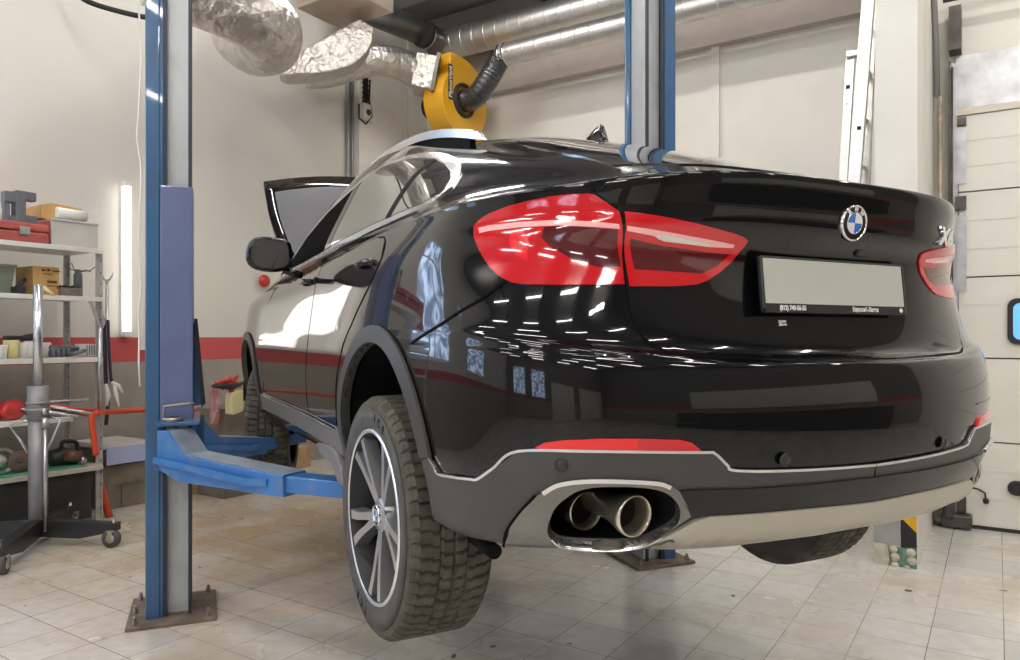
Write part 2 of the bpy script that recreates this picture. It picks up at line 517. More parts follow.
bm = bmesh.new(); bm.from_mesh(me); bmesh.ops.delete(bm, geom=[v for v in bm.verts if not v.link_faces], context='VERTS')
bmesh.ops.recalc_face_normals(bm, faces=bm.faces[:]); bm.to_mesh(me); bm.free()
body = link('body_shell', me, paint, car)
# ---- panels and trim that follow the body -------------------------------------------------
SIDE = (0, -1, 0); REAR = (1, 0, 0); REARTOP = (1, 0, -.55)
def px(P, n=0, closed=False):
    H = hits(P)
    return [Vector(p) for p in smooth_poly(H, n, closed)] if n else H
def sideP(P, n=0, closed=True):
    """(x,z) outline seen from the left -> points on the left flank"""
    Q = [Vector(p) for p in P]
    if n: Q = [Vector(p) for p in smooth_poly([(p.x, p.y) for p in Q], n, closed)]
    return [cast(Vector((p.x, 3, p.y)), Vector((0, -1, 0)))[0] for p in Q]
# tailgate
tg = px([(596, 193), (619, 209), (622, 238), (626, 286), (631, 315), (644, 338), (665, 351), (700, 357), (760, 359), (820, 360)])
cz = px([(868, 359)])[0]
tg_lip = [cast((-3, y, z), (1, 0, 0))[0] for y, z in ((.001, 1.155), (.15, 1.155), (.30, 1.152), (.45, 1.143), (.58, 1.132), (.68, 1.118))]
tg = tg_lip + [px([(589, 180)])[0]] + tg + [Vector((cz.x, .001, cz.z))]
tgo = overlay('tailgate', mirror_poly(tg), REAR, paint, car, off=.0028, th=.012, res=.013)
tg = tg[5:]
strip('panel_gap', tg[1:11], .006, gap, car, off=.0005, mir=True)
# rear window
rw = [Vector((.22, .001, 1.55)), Vector((.23, .22, 1.545)), Vector((.20, .40, 1.51)), Vector((.02, .47, 1.45)), Vector((-.30, .50, 1.345)), Vector((-.57, .50, 1.26)), Vector((-.66, .36, 1.24)), Vector((-.68, .2, 1.237)), Vector((-.685, .001, 1.237))]
overlay('rear_window', mirror_poly(rw), (1, 0, -1), glassd, car, off=.004, th=.01, res=.035)
# tail lamps
lampA = px([(474.5, 227.5), (480, 220.5), (490, 214), (510, 206), (530, 201), (550, 197), (566, 195), (590, 193.8), (596, 195.5), (607, 203), (619.5, 212), (622, 245), (624, 284.5),
            (600, 285), (560, 285.3), (530, 284.8), (512, 283), (500, 277), (490, 267), (480, 250), (475, 238)])
lampB = px([(624.5, 212), (650, 215), (680, 220), (710, 226.5), (735, 233), (744, 236.5), (747, 240), (742, 247), (730, 262), (718, 273), (706, 281), (695, 285), (670, 286.7), (629, 286.7)])
la = overlay('tail_lamp', lampA, REAR, redlens, car, off=.006, th=.02, res=.018, mir=True)
lb = overlay('tailgate_lamp', lampB, REAR, redlens, car, off=.007, th=.02, res=.018, mir=True)
def lampbits(par, sgn_list):
    pass
dkA = px([(545, 228), (560, 226.5), (618, 230), (621, 268), (600, 268), (575, 262), (552, 248), (542, 238)])
barA = px([(480, 229), (490, 226.5), (517, 223.5), (557, 221.2), (619, 224.5), (620, 229), (557, 226.5), (520, 228.5), (490, 232), (481, 234)])
midA = px([(512, 232), (524, 230), (530, 243), (528, 262), (517, 256), (510, 243)])
dkB = px([(630, 238), (660, 245), (705, 252), (728, 254), (716, 266), (700, 274), (634, 270)])
barB = px([(627, 226), (653, 229), (687, 234.5), (733, 243.5), (731, 247), (707, 246), (663, 240.5), (653, 235), (627, 230.5)])
whB = px([(655, 234), (668, 235), (700, 240.5), (709, 243), (707, 245.5), (690, 243.5), (665, 240.5), (657, 238)])
for P, nm, m_, of in ((dkA, 'dark_lens', reddark, .0068), (barA, 'light_bar', lightbar, .0078), (midA, 'side_lens', redbright, .0068)):
    for k, o in enumerate(overlay(nm, P, REAR, m_, car, off=of, th=.001, res=.016, mir=True)): o.parent = la[k]
for P, nm, m_, of in ((dkB, 'dark_lens', reddark, .0078), (barB, 'light_bar', lightbar, .0088), (whB, 'reversing_lens', white_lens, .0096)):
    for k, o in enumerate(overlay(nm, P, REAR, m_, car, off=of, th=.001, res=.016, mir=True)): o.parent = lb[k]
# bumper side seam
strip('panel_gap', px([(506, 281), (493, 291), (480, 300), (465, 308.5), (440, 325), (412, 343)]), .006, gap, car, mir=True)
opn = [(549, 525), (555, 507), (566, 496), (580, 488), (600, 484.7), (630, 484.7), (655, 487.5), (669, 494), (677, 505), (675, 520), (656, 533), (640, 540), (620, 543), (592, 543), (563, 540.5), (552, 534)]
opn = px([tuple(p) for p in smooth_poly(opn, 3, True)])
def ell(cx, cz, a, c, t0, t1, n=28): return [(cx + a * math.cos(math.radians(lerp(t0, t1, i / n))), cz + c * math.sin(math.radians(lerp(t0, t1, i / n)))) for i in range(n + 1)]
# cladding (satin) : whole lower bumper below its pale edge line
clad_top = px([(432, 457.5), (437, 466), (441, 473), (455, 476), (472, 478), (480, 478), (495, 468), (520, 450.5), (600, 450.5), (700, 451.5), (713, 453), (725, 464), (735, 469.5), (800, 469), (860, 465.5)])
def mid(p): return Vector((p.x, .001, p.z))
cl = clad_top[:-1] + [mid(px([(872, 464)])[0])]
bot = [Vector((-.93, .001, .285)), Vector((-.92, .5, .283)), Vector((-.86, .72, .274)), Vector((-.74, .86, .268)), Vector((-.52, .93, .268)), Vector((-.37, .955, .28))]
def clad_off(h): return .010
arch_r = sideP(ell(ARX, ARZ, -.437, .40, -13, 12, 6))
overlay('bumper_cladding', cl[::-1] + arch_r[::-1] + bot[::-1], (.8, -.6, 0), satin, car, off=.009, th=.02, res=.026, mir=True, holes=[opn])
strip('cladding_edge', cl, .0065, satchrome, car, off=.010, mir=True)
strip('bumper_edge_line', px([(455, 420), (500, 421), (580, 421.5), (660, 422.5), (700, 423)]), .004, piano, car, off=.0008, mir=True)
# gloss black lower band and silver skid plate
gb = px([(676, 489), (690, 487.5), (735, 487), (800, 483), (860, 476.5)]); gb2 = px([(862, 500), (800, 506.5), (705, 513), (690, 512), (682, 503)])
overlay('gloss_valance', mirror_poly([mid(px([(872, 500)])[0])] + gb2 + gb + [mid(px([(873, 475)])[0])]), REAR, piano, car, off=.016, th=.012, res=.03)
skc = px([(640, 548)])[0]
skt = px([(633, 548), (660, 533), (690, 517.5), (706, 512.5), (800, 505.5), (860, 499.5)])
skb = px([(868, 525)])[0]
skl = px([(642, 549), (700, 541.5), (748, 535), (790, 536.5), (830, 533)])
overlay('skid_plate', mirror_poly([mid(px([(872, 498)])[0])] + skt[::-1] + skl + [mid(px([(868, 524)])[0])]), REAR, silverp, car, off=.021, th=.03, res=.03)
skr = px([(735, 524), (750, 519), (775, 517), (812, 513.5), (828, 514), (838, 520), (842, 526), (820, 530), (790, 534), (748, 533), (725, 537), (715, 537)])
# exhaust bezels
bez = px([(506.5, 544.5), (507.5, 537), (512.5, 525), (525, 507.5), (540, 492.5), (560, 481), (585, 477.2), (620, 477), (655, 479), (667, 482), (677, 489), (684, 502), (688, 513), (672, 524), (650, 538), (637, 549), (605, 551), (555, 549.5)])
bezc = mat('exhaust_bezel_dark_chrome', (.20, .19, .175), .22, metal=.8, coat=.4)
for o in overlay('exhaust_bezel', bez, REAR, bezc, car, off=.016, th=.02, res=.022, mir=True, holes=[opn]): pass
strip('bezel_gap', px([(504.5, 545), (506, 537), (511, 525), (523.5, 507.5), (538, 492)]), .006, gap, car, off=.0175, mir=True, h=.0015)
strip('bezel_rim', px([(545, 490.5), (560, 482.5), (585, 479), (620, 479), (655, 481), (668, 485)]), .010, satchrome, car, off=.017, mir=True, h=.003)
strip('bezel_lip', px([(553, 534), (563, 540.5), (592, 543.2), (620, 543), (640, 540), (660, 532)]), .005, satchrome, car, off=.017, mir=True, h=.003)
steel = mat('exhaust_tip_steel', (.66, .60, .50), .24, metal=.9, var=.15, vscale=30)
pc = at_c(635, 516, X=-.835)
for sg in (1, -1):
    b = MB(); ring = [Vector((p.x, p.y * sg, p.z)) for p in opn]; om = sum(ring, Vector()) / len(ring); n = len(ring)
    r0 = [p + (p - om) * .05 + Vector((-.008, 0, 0)) for p in ring]; r1 = [Vector((om.x + .30, om.y + (p.y - om.y) * .9, om.z + (p.z - om.z) * .9)) for p in ring]
    b.add(r0 + r1, [[i, (i + 1) % n, n + (i + 1) % n, n + i] for i in range(n)] + [list(range(n, 2 * n))]); b.build('exhaust_recess', blackm, car)
    def prof(p0, r, L, r2):
        M = Matrix.Translation(p0) @ Matrix.Rotation(math.radians(4 * sg), 4, 'Z') @ Matrix.Rotation(PI / 2 - .05, 4, 'Y')
        b.lathe([(r2 * .8, L), (r * .80, .05), (r * .84, .012), (r * .88, 0), (r * .95, -.004), (r, .003), (r * .99, .02), (lerp(r, r2, .75), L * .55), (r2, L), (r2 * .95, L + .12)], 36, M)
    b = MB(); prof(Vector((pc.x, pc.y * sg, pc.z)), .0505, .12, .030); tip = b.build('exhaust_pipe', steel, car)
    p2 = at_c(586, 511, X=-.70)
    b = MB(); prof(Vector((p2.x, p2.y * sg, p2.z)), .050, .06, .04); tip2 = b.build('exhaust_pipe', steel, car)
    b = MB(); b.cyl(Vector((pc.x + .05, pc.y * sg, pc.z + .002)), Vector((pc.x + .055, pc.y * sg, pc.z + .002)), .037, 24); b.build('pipe_inside', blackm, tip)
    b = MB(); b.cyl(Vector((p2.x + .03, p2.y * sg, p2.z + .001)), Vector((p2.x + .035, p2.y * sg, p2.z + .001)), .038, 24); b.build('pipe_inside', blackm, tip2)
# reflectors, parking sensors
rf = px([(535, 447.5), (545, 442.5), (565, 439.8), (600, 438.3), (640, 438.3), (680, 439.5), (691, 442.5), (700, 450), (640, 449.8), (560, 449)])
rfo = overlay('rear_reflector', rf, REAR, redbright, car, off=.006, th=.01, res=.02, mir=True)
rf2 = px([(637, 438.6), (680, 439.8), (690, 442.8), (698, 449.6), (637, 449.4)])  # overlay in a duller red, the less lit end put into colour
for k, o in enumerate(overlay('reflector_dim_end', rf2, REAR, redlens, car, off=.0068, th=.001, res=.02, mir=True)): o.parent = rfo[k]
sens = mat('sensor_black', (.03, .03, .03), .3)
for q in ((562, 464.5), (783, 459)):
    for o in (1, -1):
        h, n = cast(CAM_C, ray_c(*q)); h = Vector((h.x, h.y * o, h.z)); n = Vector((n.x, n.y * o, n.z))
        b = MB(); M = Matrix.Translation(h + n * .010) @ n.to_track_quat('Z', 'Y').to_matrix().to_4x4()
        b.lathe([(0, .004), (.010, .0035), (.0115, .001), (.0135, .001), (.014, .003), (.0155, .002), (.016, -.003)], 20, M)
        b.build('parking_sensor', sens, car)
# number plate in its frame
ch, cn = cast((-3, 0, .905), (1, 0, 0))
zdir = Vector((.10, 0, 1)).normalized(); xdir = Vector((0, -1, 0)); ndir = xdir.cross(zdir)
q0 = at_c(768, 286, X=-.89); 
pl_c = Vector((-.885, .032, (at_c(763, 260, X=-.89).z + at_c(768, 309, X=-.89).z) / 2))
PM = frame(pl_c, xdir, zdir, ndir)
b = MB(); b.box((0, 0, .004), (.545, .142, .012), bev=.004); pf = b.build('plate_frame', piano, car, PM)
b = MB(); b.box((0, .0085, .0112), (.522, .113, .003), bev=.001); np_ = b.build('number_plate', plate_m, car, PM)
b = MB(); b.box((0, -.059, .011), (.53, .02, .003)); b.build('frame_strip', mat('frame_strip_dark', (.02, .02, .02), .4), pf, PM)
for sx_ in (-1, 1):
    b = MB(); b.box((sx_ * .268, .004, .0112), (.006, .128, .003)); b.build('frame_lip', satin, pf, PM)
b = MB(); b.box((0, .0685, .0112), (.53, .004, .003)); b.build('frame_lip', satin, pf, PM)
text_obj('frame_text', '(812) 740-56-55', .0165, sticker, pf, PM @ Matrix.Translation((-.17, -.0585, .0128)), .0004, bold=.0006, sx=.85)
text_obj('frame_text', 'Евросиб-Лахта', .0165, sticker, pf, PM @ Matrix.Translation((.10, -.0585, .0128)), .0004, bold=.0006, sx=.85)
b = MB(); b.lathe([(0, .0135), (.006, .0135), (.0065, .0125)], 16, Matrix.Translation((.245, -.0585, 0))); b.build('frame_mark', sticker, pf, PM)
# small sticker under the plate
stk = []
hh = hit(781, 323)
b = MB(); Ms = frame(hh + Vector((-.004, 0, 0)), xdir, Vector((0, 0, 1)), Vector((-1, 0, 0)))
b.box((0, .004, 0), (.026, .006, .0012)); b.box((.006, -.004, 0), (.02, .005, .0012)); b.box((-.006, -.0005, 0), (.01, .014, .0012)); b.box((-.002, .028, 0), (.02, .003, .0012))
b.build('sticker', sticker, car, Ms)
# roundel on the tailgate: chrome ring, black band with letters, four quadrants
def roundel(M, r, parent, letters=True):
    b = MB(); b.lathe([(r * .88, .002), (r * .90, .006), (r * .95, .0075), (r, .005), (r * 1.01, -.006)], 48, M); root = b.build('badge', chrome, parent)
    b = MB(); b.lathe([(r * .0, .0048), (r * .89, .0044)], 48, M); b.build('badge_band', piano, root)
    b = MB(); b.lathe([(r * .56, .0052), (r * .57, .0066), (r * .60, .0066), (r * .61, .0052)], 48, M); b.build('badge_ring', chrome, root)
    for k in range(4):
        b = MB(); n = 10; a0 = k * PI / 2
        vs = [M @ Vector((0, 0, .0056))] + [M @ Vector((r * .565 * math.cos(a0 + PI / 2 * i / n), r * .565 * math.sin(a0 + PI / 2 * i / n), .0054)) for i in range(n + 1)]
        b.add(vs, [[0, i + 1, i + 2] for i in range(n)]); b.build('badge_quarter', blue_em if k in (1, 3) else white_em, root)
    if letters:
        for ch_, a in (('B', 132), ('M', 90), ('W', 48)):
            t = math.radians(a)
            text_obj('badge_letter', ch_, r * .33, white_em, root, M @ Matrix.Translation((r * .745 * math.cos(t), r * .745 * math.sin(t), .0052)) @ Rz(t - PI / 2), .0006, bold=.0006)
    return root
h, n = cast((-3, .0, at_c(852, 223.5, Y=0).z), (1, 0, 0))
zt = (Vector((0, 0, 1)) - n * n.z).normalized()
roundel(frame(h + n * .004 + Vector((0, .007, 0)), Vector((0, -1, 0)), zt, n), .047, car)
# X6 badge, right-hand side of the tailgate
hb, hbn = cast(CAM_C, ray_c(943.5, 238)); zt = (Vector((0, 0, 1)) - hbn * hbn.z).normalized(); xb = zt.cross(hbn)
text_obj('badge_letters', 'X6', .066, chrome, car, frame(hb + hbn * .003, xb, zt, hbn), .006, shear=.2, bold=.004, sx=1.3)
# small keyhole/handle camera under the spoiler lip
hq = hit(857, 254); b = MB(); b.box(hq + Vector((-.006, 0, 0)), (.014, .02, .016), bev=.003); b.build('rear_camera', sens, car)
# ---- flank: wheel arch flares, sills, doors
def ell(cx, cz, a, c, t0, t1, n=28): return [(cx + a * math.cos(math.radians(lerp(t0, t1, i / n))), cz + c * math.sin(math.radians(lerp(t0, t1, i / n)))) for i in range(n + 1)]
for cx_, ai, ci, ao, co in ((ARX, .435, .398, .497, .452), (FAX, .42, .398, .475, .448)):
    e_ = 167 if cx_ < 1 else 184
    outl = [(cx_ + ao, .315)] + ell(cx_, ARZ, ao, co, 4, e_)
    innl = ell(cx_, ARZ, ai, ci, e_, 2) + [(cx_ + ai, .315)]
    overlay('wheel_arch_flare', sideP(outl) + sideP(innl), SIDE, satin, car, off=.012, th=.035, res=.022, mir=True)
    strip('arch_flare_edge', sideP(ell(cx_, ARZ, ao, co, 10, 172, 14)), .004, gap, car, off=.002, mir=True)
sill = [(.58, .315), (2.48, .335), (2.45, .43), (2.2, .415), (1.2, .405), (.70, .40), (.60, .43)]
sill_m = mat('sill_grey', (.19, .18, .17), .4, spec=.5)
overlay('sill_trim', sideP(sill), SIDE, sill_m, car, off=.010, th=.02, res=.03, mir=True)
strip('sill_edge', sideP([(2.44, .432), (2.2, .418), (1.2, .408), (.70, .403)]), .006, satchrome, car, off=.011, mir=True)
for sg in (1, -1):
    b = MB(); q = [at_c(x, y, Y=.945) for x, y in ((318, 443), (333, 446), (339, 455), (344, 470), (347, 488), (340, 481), (333, 463), (322, 453))]
    b.prism([(p.x, p.z) for p in q], -.05, .012, frame(Vector((0, .945 * sg, 0)), Vector((1, 0, 0)), Vector((0, 0, 1)), Vector((0, sg, 0)))); b.build('mud_guard', sill_m, car, bevel=.006)
# doors
fd = [(1.215, .43), (2.28, .44), (2.36, .52), (2.385, .70), (2.36, .95), (2.30, 1.075), (1.8, 1.095), (1.30, 1.11), (1.22, 1.112)]
rd = [(1.20, .43), (1.205, 1.112), (.7, 1.118), (.28, 1.115), (.16, 1.09), (.13, 1.03), (.20, .96), (.36, .86), (.52, .74), (.60, .60), (.63, .46), (.65, .43)]
fdo = overlay('front_door', sideP(fd), SIDE, paint, car, off=.0028, th=.008, res=.035, mir=True)
rdo = overlay('rear_door', sideP(rd), SIDE, paint, car, off=.0028, th=.008, res=.035, mir=True)
for nm, P in (('f', fd), ('r', rd)):
    strip('panel_gap', sideP(P + P[:1]), .005, gap, car, off=.0006, mir=True)
# door handles
for doors, x0, z0 in ((fdo, 1.42, 1.035), (rdo, .30, 1.025)):
    for k, sg in enumerate((1, -1)):
        h, n = cast((x0, 3, z0), (0, -1, 0))
        b = MB()
        pts = [h + Vector((-.085, .002, -.004)), h + Vector((-.075, .014, 0)), h + Vector((-.03, .022, .003)), h + Vector((.05, .020, .003)), h + Vector((.08, .012, .002)), h + Vector((.088, .0, 0))]
        pts = smooth_poly([tuple(p) for p in pts], 5)
        b.tube([(p[0], p[1] * sg, p[2]) for p in pts], [.008] + [.0125] * (len(pts) - 2) + [.008], n=10)
        b.build('door_handle', paint, doors[k])
        b = MB(); M = frame(Vector((h.x, (h.y + .003) * sg, h.z - .002)), Vector((1, 0, 0)), Vector((0, 0, 1)), Vector((0, sg, 0)))
        b.lathe([(0, 0), (.5, .001), (1, .002)], 24, M @ Matrix.Diagonal((.045, .018, 1, 1))); b.build('handle_cup', gap, doors[k])
# side windows: bright surround, glass, pillar trims
def inset(P, k):
    c = Vector((sum(p[0] for p in P) / len(P), sum(p[1] for p in P) / len(P)))
    out = []; n = len(P)
    for i in range(n):
        a, b_, c_ = Vector(P[i - 1]), Vector(P[i]), Vector(P[(i + 1) % n])
        t = (c_ - a).normalized(); nn = Vector((-t.y, t.x))
        if nn.dot(c - b_) < 0: nn = -nn
        out.append(tuple(b_ + nn * k))
    return out
DLO = [(2.14, 1.098), (1.99, 1.19), (1.75, 1.315), (1.41, 1.395), (1.1, 1.434), (.87, 1.463), (.67, 1.475), (.49, 1.465), (.32, 1.441), (.16, 1.40), (.01, 1.347), (-.07, 1.312), (-.13, 1.272), (-.163, 1.22), (-.15, 1.178), (-.07, 1.155), (.17, 1.150), (.41, 1.151), (.84, 1.145), (1.34, 1.127), (1.8, 1.112)]
overlay('window_surround', sideP(DLO), SIDE, satchrome, car, off=.006, th=.012, res=.022, mir=True)
DLI = inset(DLO, .024)
darkin = mat('dark_cabin', (.012, .011, .011), .35)
opening_m = mat('open_window_dark_cabin', (.006, .0055, .0055), .8, spec=.02)
def clip(P, f):
    out = []
    for i in range(len(P)):
        a, b_ = Vector(P[i]), Vector(P[(i + 1) % len(P)]); fa, fb = f(a), f(b_)
        if fa >= 0: out.append(tuple(a))
        if (fa >= 0) != (fb >= 0): out.append(tuple(a + (b_ - a) * (fa / (fa - fb))))
    return out
def xline(x0, z0, x1, z1): return lambda p: p.x - (x0 + (x1 - x0) * (p.y - z0) / (z1 - z0))
B1, B2 = xline(1.13, 1.13, .98, 1.45), xline(1.03, 1.13, .90, 1.45)
C1, C2 = xline(.24, 1.15, .16, 1.42), xline(.185, 1.15, .118, 1.42)
overlay('front_window_opening', sideP(clip(DLI, B1)), SIDE, opening_m, car, off=.0075, th=.004, res=.022, mir=True)
overlay('door_pillar', sideP(clip(clip(DLI, B2), lambda p: -B1(p))), SIDE, piano, car, off=.0085, th=.004, res=.022, mir=True)
overlay('rear_side_glass', sideP(clip(clip(DLI, C1), lambda p: -B2(p))), SIDE, glassd, car, off=.0075, th=.004, res=.022, mir=True)
overlay('door_pillar', sideP(clip(clip(DLI, C2), lambda p: -C1(p))), SIDE, blackm, car, off=.0085, th=.004, res=.022, mir=True)
overlay('quarter_glass', sideP(clip(DLI, lambda p: -C2(p))), SIDE, glassd, car, off=.0075, th=.004, res=.022, mir=True)

# roof rails
for sg in (1, -1):
    rp = smooth_poly([(1.95, .63, 1.46), (1.75, .615, 1.55), (1.4, .60, 1.61), (1.07, .585, 1.625), (.87, .58, 1.62), (.68, .575, 1.602), (.50, .565, 1.572), (.36, .555, 1.54), (.25, .545, 1.51), (.18, .535, 1.475)], 5)
    b = MB(); b.tube([(p[0], p[1] * sg, p[2]) for p in rp], [1.0] * (len(rp) - 6) + [.95, .85, .7, .5, .3, .12], flat=(.015, .017)); rr_ = b.build('roof_rail', satchrome, car, bevel=.004)
    b = MB(); b.tube([(p[0], p[1] * sg * .985, p[2] - .042) for p in rp[2:-7]], 1.0, flat=(.012, .030)); b.build('rail_base', blackm, rr_)
# roof antenna fin
h, n = cast((.27, 0, 3), (0, 0, -1))
b = MB(); secs = []
for x, hh, w in ((.14, .0, .034), (.10, .018, .033), (.05, .045, .030), (.0, .064, .022), (-.03, .068, .017), (-.045, .055, .020), (-.05, .0, .026)):
    secs.append([(h.x + x, -w, h.z - .012), (h.x + x, -w * .75, h.z + hh * .5), (h.x + x, -w * .12, h.z + hh), (h.x + x, w * .12, h.z + hh), (h.x + x, w * .75, h.z + hh * .5), (h.x + x, w, h.z - .012)])
b.add([p for s_ in secs for p in s_], [[i * 6 + k, i * 6 + k + 1, (i + 1) * 6 + k + 1, (i + 1) * 6 + k] for i in range(len(secs) - 1) for k in range(5)] + [[36 + k for k in range(6)]], True)
b.build('roof_antenna', paint, car)
# fuel filler flap is on the far side; wheel-arch liners and floor pan
for sg in (1, -1):
    for cx_ in (ARX, FAX):
        b = MB(); vs = []; n = 24
        for i in range(n + 1):
            t = math.radians(-6 + 192 * i / n)
            for y in (.94, .62):
                vs.append((cx_ + .455 * math.cos(t), y * sg, ARZ + .415 * math.sin(t)))
        fs = [[2 * i, 2 * i + 1, 2 * i + 3, 2 * i + 2] for i in range(n)] + [[2 * i + 1 for i in range(n + 1)]]
        b.add(vs, fs); b.build('wheel_arch_liner', blackm, car)
b = MB(); b.box((1.2, 0, .36), (3.9, 1.2, .10), bev=.02); b.box((1.5, 0, .33), (1.7, 1.66, .06), bev=.02)
b.box((-.45, .0, .34), (.6, 1.1, .10), bev=.03); b.box((.05, 0, .30), (.5, 1.15, .16), bev=.05)
b.build('floor_pan', blackm, car)
q = at_c(495, 552, Y=.80); b = MB(); b.cyl(q, q + Vector((.14, 0, .01)), .021, 16); b.build('bumper_peg', blackm, car)
b = MB(); b.box((2.75, 0, .245), (1.5, 1.3, .10), bev=.03); b.build('engine_undertray', blackm, car)

# ---- wheels ------------------------------------------------------------------------------
tyre_m = mat('tyre_rubber_dusty', (.070, .062, .046), .75, var=.35, vscale=25, dirt=(.17, .14, .10), dscale=9, damt=.7)
side_m = mat('tyre_sidewall', (.075, .071, .066), .6, var=.25, vscale=12, dirt=(.10, .09, .075), dscale=5, damt=.5)
alloy_l = mat('machined_alloy', (.88, .88, .89), .36, metal=1.0)
alloy_d = mat('dark_alloy', (.10, .10, .105), .4, metal=.6)
alloy_g = mat('grey_alloy', (.42, .42, .43), .35, metal=.8)
RT, RWD, RRIM = .383, .262, .272
def make_wheel(full=True):
    """axis +Y outward, outer face at y=0"""
    root = empty('wheel', (0, 0, 0))
    MY = frame(Vector(), Vector((1, 0, 0)), Vector((0, 0, -1)), Vector((0, 1, 0)))   # local z -> +y
    # carcass with tread blocks
    b = MB(); NT = 62 * 6; w2 = RWD / 2
    yy = []; 
    cols = [(-w2 + .004, -.045, 0), (-w2, -.028, 0), (-w2 + .008, -.012, 0), (-w2 + .024, -.003, 1), (-w2 + .024, -.003, 1)]
    xs = [-w2 + .026 + (RWD - .052) * i / 30 for i in range(31)]
    vs = []; K = 31 + 10
    for k in range(NT):
        th = 2 * PI * k / NT; seg = k % 6; blk = k // 6
        for i in range(K):
            if i < 5: y, dr, g = -w2 + (.003, .0, .004, .012, .022)[i], (-.06, -.035, -.018, -.008, -.002)[i], 2 if i >= 3 else 0
            elif i >= K - 5: y, dr, g = w2 - (.003, .0, .004, .012, .022)[K - 1 - i], (-.06, -.035, -.018, -.008, -.002)[K - 1 - i], 2 if K - 1 - i >= 3 else 0
            else: y, dr, g = xs[i - 5], .002 * (1 - (xs[i - 5] / w2) ** 2), 1
            t = y / w2
            r = RT + dr
            if g == 1:
                circ = any(abs(t - q) < .03 for q in (-.34, .0, .34))
                ph = (seg + (0 if abs(t) > .34 else 3) + abs(t) * 4.0) % 6
                if circ or ph < 1.0: r -= .0085
            elif g == 2:
                ph = (seg + abs(t) * 4.0) % 6
                if ph < 1.0: r -= .007
            vs.append((r * math.cos(th), y - w2, r * math.sin(th)))
    fs = [[k * K + i, k * K + i + 1, ((k + 1) % NT) * K + i + 1, ((k + 1) % NT) * K + i] for k in range(NT) for i in range(K - 1)]
    b.add(vs, fs, False); tread = b.build('tyre_tread', tyre_m, root)
    b = MB()
    b.lathe([(RT - .058, -.003), (RT - .045, .0), (RT - .040, -.001), (RT - .036, .002), (RT - .07, .0045), (RRIM + .02, .003), (RRIM + .008, -.002), (RRIM + .004, -.012), (RRIM - .004, -.03)], 90, MY)
    b.lathe([(RT - .03, -RWD + .001), (RT - .07, -RWD - .003), (RRIM, -RWD + .01)], 60, MY)
    sw = b.build('tyre_sidewall', side_m, root)
    for a0, s_ in ((70, 'ICE'), (250, 'ICE')):
        if s_ == 'WINTER': continue
        for q, ch_ in enumerate(s_):
            t = math.radians(a0 + (1 - q) * 8.0)
            R_ = RT - .062
            text_obj('tyre_letter', ch_, .036, blackm, sw, MY @ Matrix.Translation((R_ * math.cos(t), R_ * math.sin(t), .0046)) @ Rz(t - PI / 2), .0006, bold=.0012)
    # rim
    b = MB()
    b.lathe([(RRIM + .008, -.008), (RRIM + .006, .001), (RRIM - .001, .003), (RRIM - .006, -.001)], 72, MY); rl = b.build('rim_lip', alloy_l, root)
    b = MB()
    b.lathe([(RRIM - .006, -.001), (RRIM - .012, -.015), (RRIM - .020, -.06), (RRIM - .032, -.10), (RRIM - .02, -.20), (RRIM - .0, -.24), (RRIM + .01, -.26)], 72, MY); b.build('rim_barrel', mat('rim_barrel_black', (.03, .03, .032), .45, metal=.4), root)
    b = MB(); b.lathe([(.0, -.13), (.165, -.13), (.168, -.145), (.168, -.16), (0, -.16)], 48, MY); b.build('brake_disc', mat('brake_disc_steel', (.30, .29, .28), .35, metal=.9) if 'brake_disc_steel' not in MATS else MATS['brake_disc_steel'], root)
    b = MB(); b.lathe([(.0, -.19), (.262, -.19)], 40, MY); b.build('wheel_back', blackm, root)
    # five double spokes
    def spoke_z(r): return lerp(-.030, -.006, min(1, max(0, (r - .05) / .21)))
    for k in range(5):
        a = PI / 2 + k * 2 * PI / 5
        for sgn in (-1, 1):
            b = MB(); b2 = MB(); ringT = []; ringB = []
            P = [(.035, .05), (.08, .10), (.14, .125), (.20, .135), (.269, .165)]
            n = 12; pts = smooth_poly([(r, an * (1 if r < .1 else 1)) for r, an in P], 4)
            secs = []
            for r, an in pts:
                t = a + sgn * an * 1.15
                half = lerp(.018, .0120, min(1, r / .15)) if r < .15 else lerp(.0120, .0165, (r - .15) / .12)
                c = Vector((r * math.cos(t), r * math.sin(t), spoke_z(r)))
                tg_ = Vector((-math.sin(t), math.cos(t), 0))
                secs.append([c - tg_ * half, c + tg_ * half, c + tg_ * half * 1.25 - Vector((0, 0, .045)), c - tg_ * half * 1.25 - Vector((0, 0, .045))])
            top = []; fs_t = []
            for s_ in secs: top += [s_[0] + Vector((0, 0, .0005)), s_[1] + Vector((0, 0, .0005))]
            for i in range(len(secs) - 1): fs_t.append([2 * i, 2 * i + 1, 2 * i + 3, 2 * i + 2])
            # bright machined face on a dark spoke body
            body_v = [q for s_ in secs for q in s_]
            body_f = [[i * 4 + m, i * 4 + (m + 1) % 4, (i + 1) * 4 + (m + 1) % 4, (i + 1) * 4 + m] for i in range(len(secs) - 1) for m in range(4)]
            b.add([MY @ q for q in body_v], body_f); sp = b.build('spoke', alloy_g, root)
            b2.add([MY @ q for q in top], fs_t); b2.build('spoke_face', alloy_l, sp)
    b = MB(); b.lathe([(.0, -.022), (.036, -.022), (.052, -.026), (.062, -.034), (.064, -.08)], 32, MY); b.build('hub', alloy_g, root)
    for k in range(5):
        t = PI / 2 + PI / 5 + k * 2 * PI / 5
        b = MB(); p = MY @ Vector((.056, 0, 0)); q = Vector((.054 * math.cos(t), .054 * math.sin(t), 0))
        b.cyl(MY @ (q + Vector((0, 0, -.055))), MY @ (q + Vector((0, 0, -.028))), .009, 8); b.build('wheel_bolt', alloy_d, root)
    M = MY @ Matrix.Translation((0, 0, -.020))
    roundel(M, .034, root, letters=False)
    return root
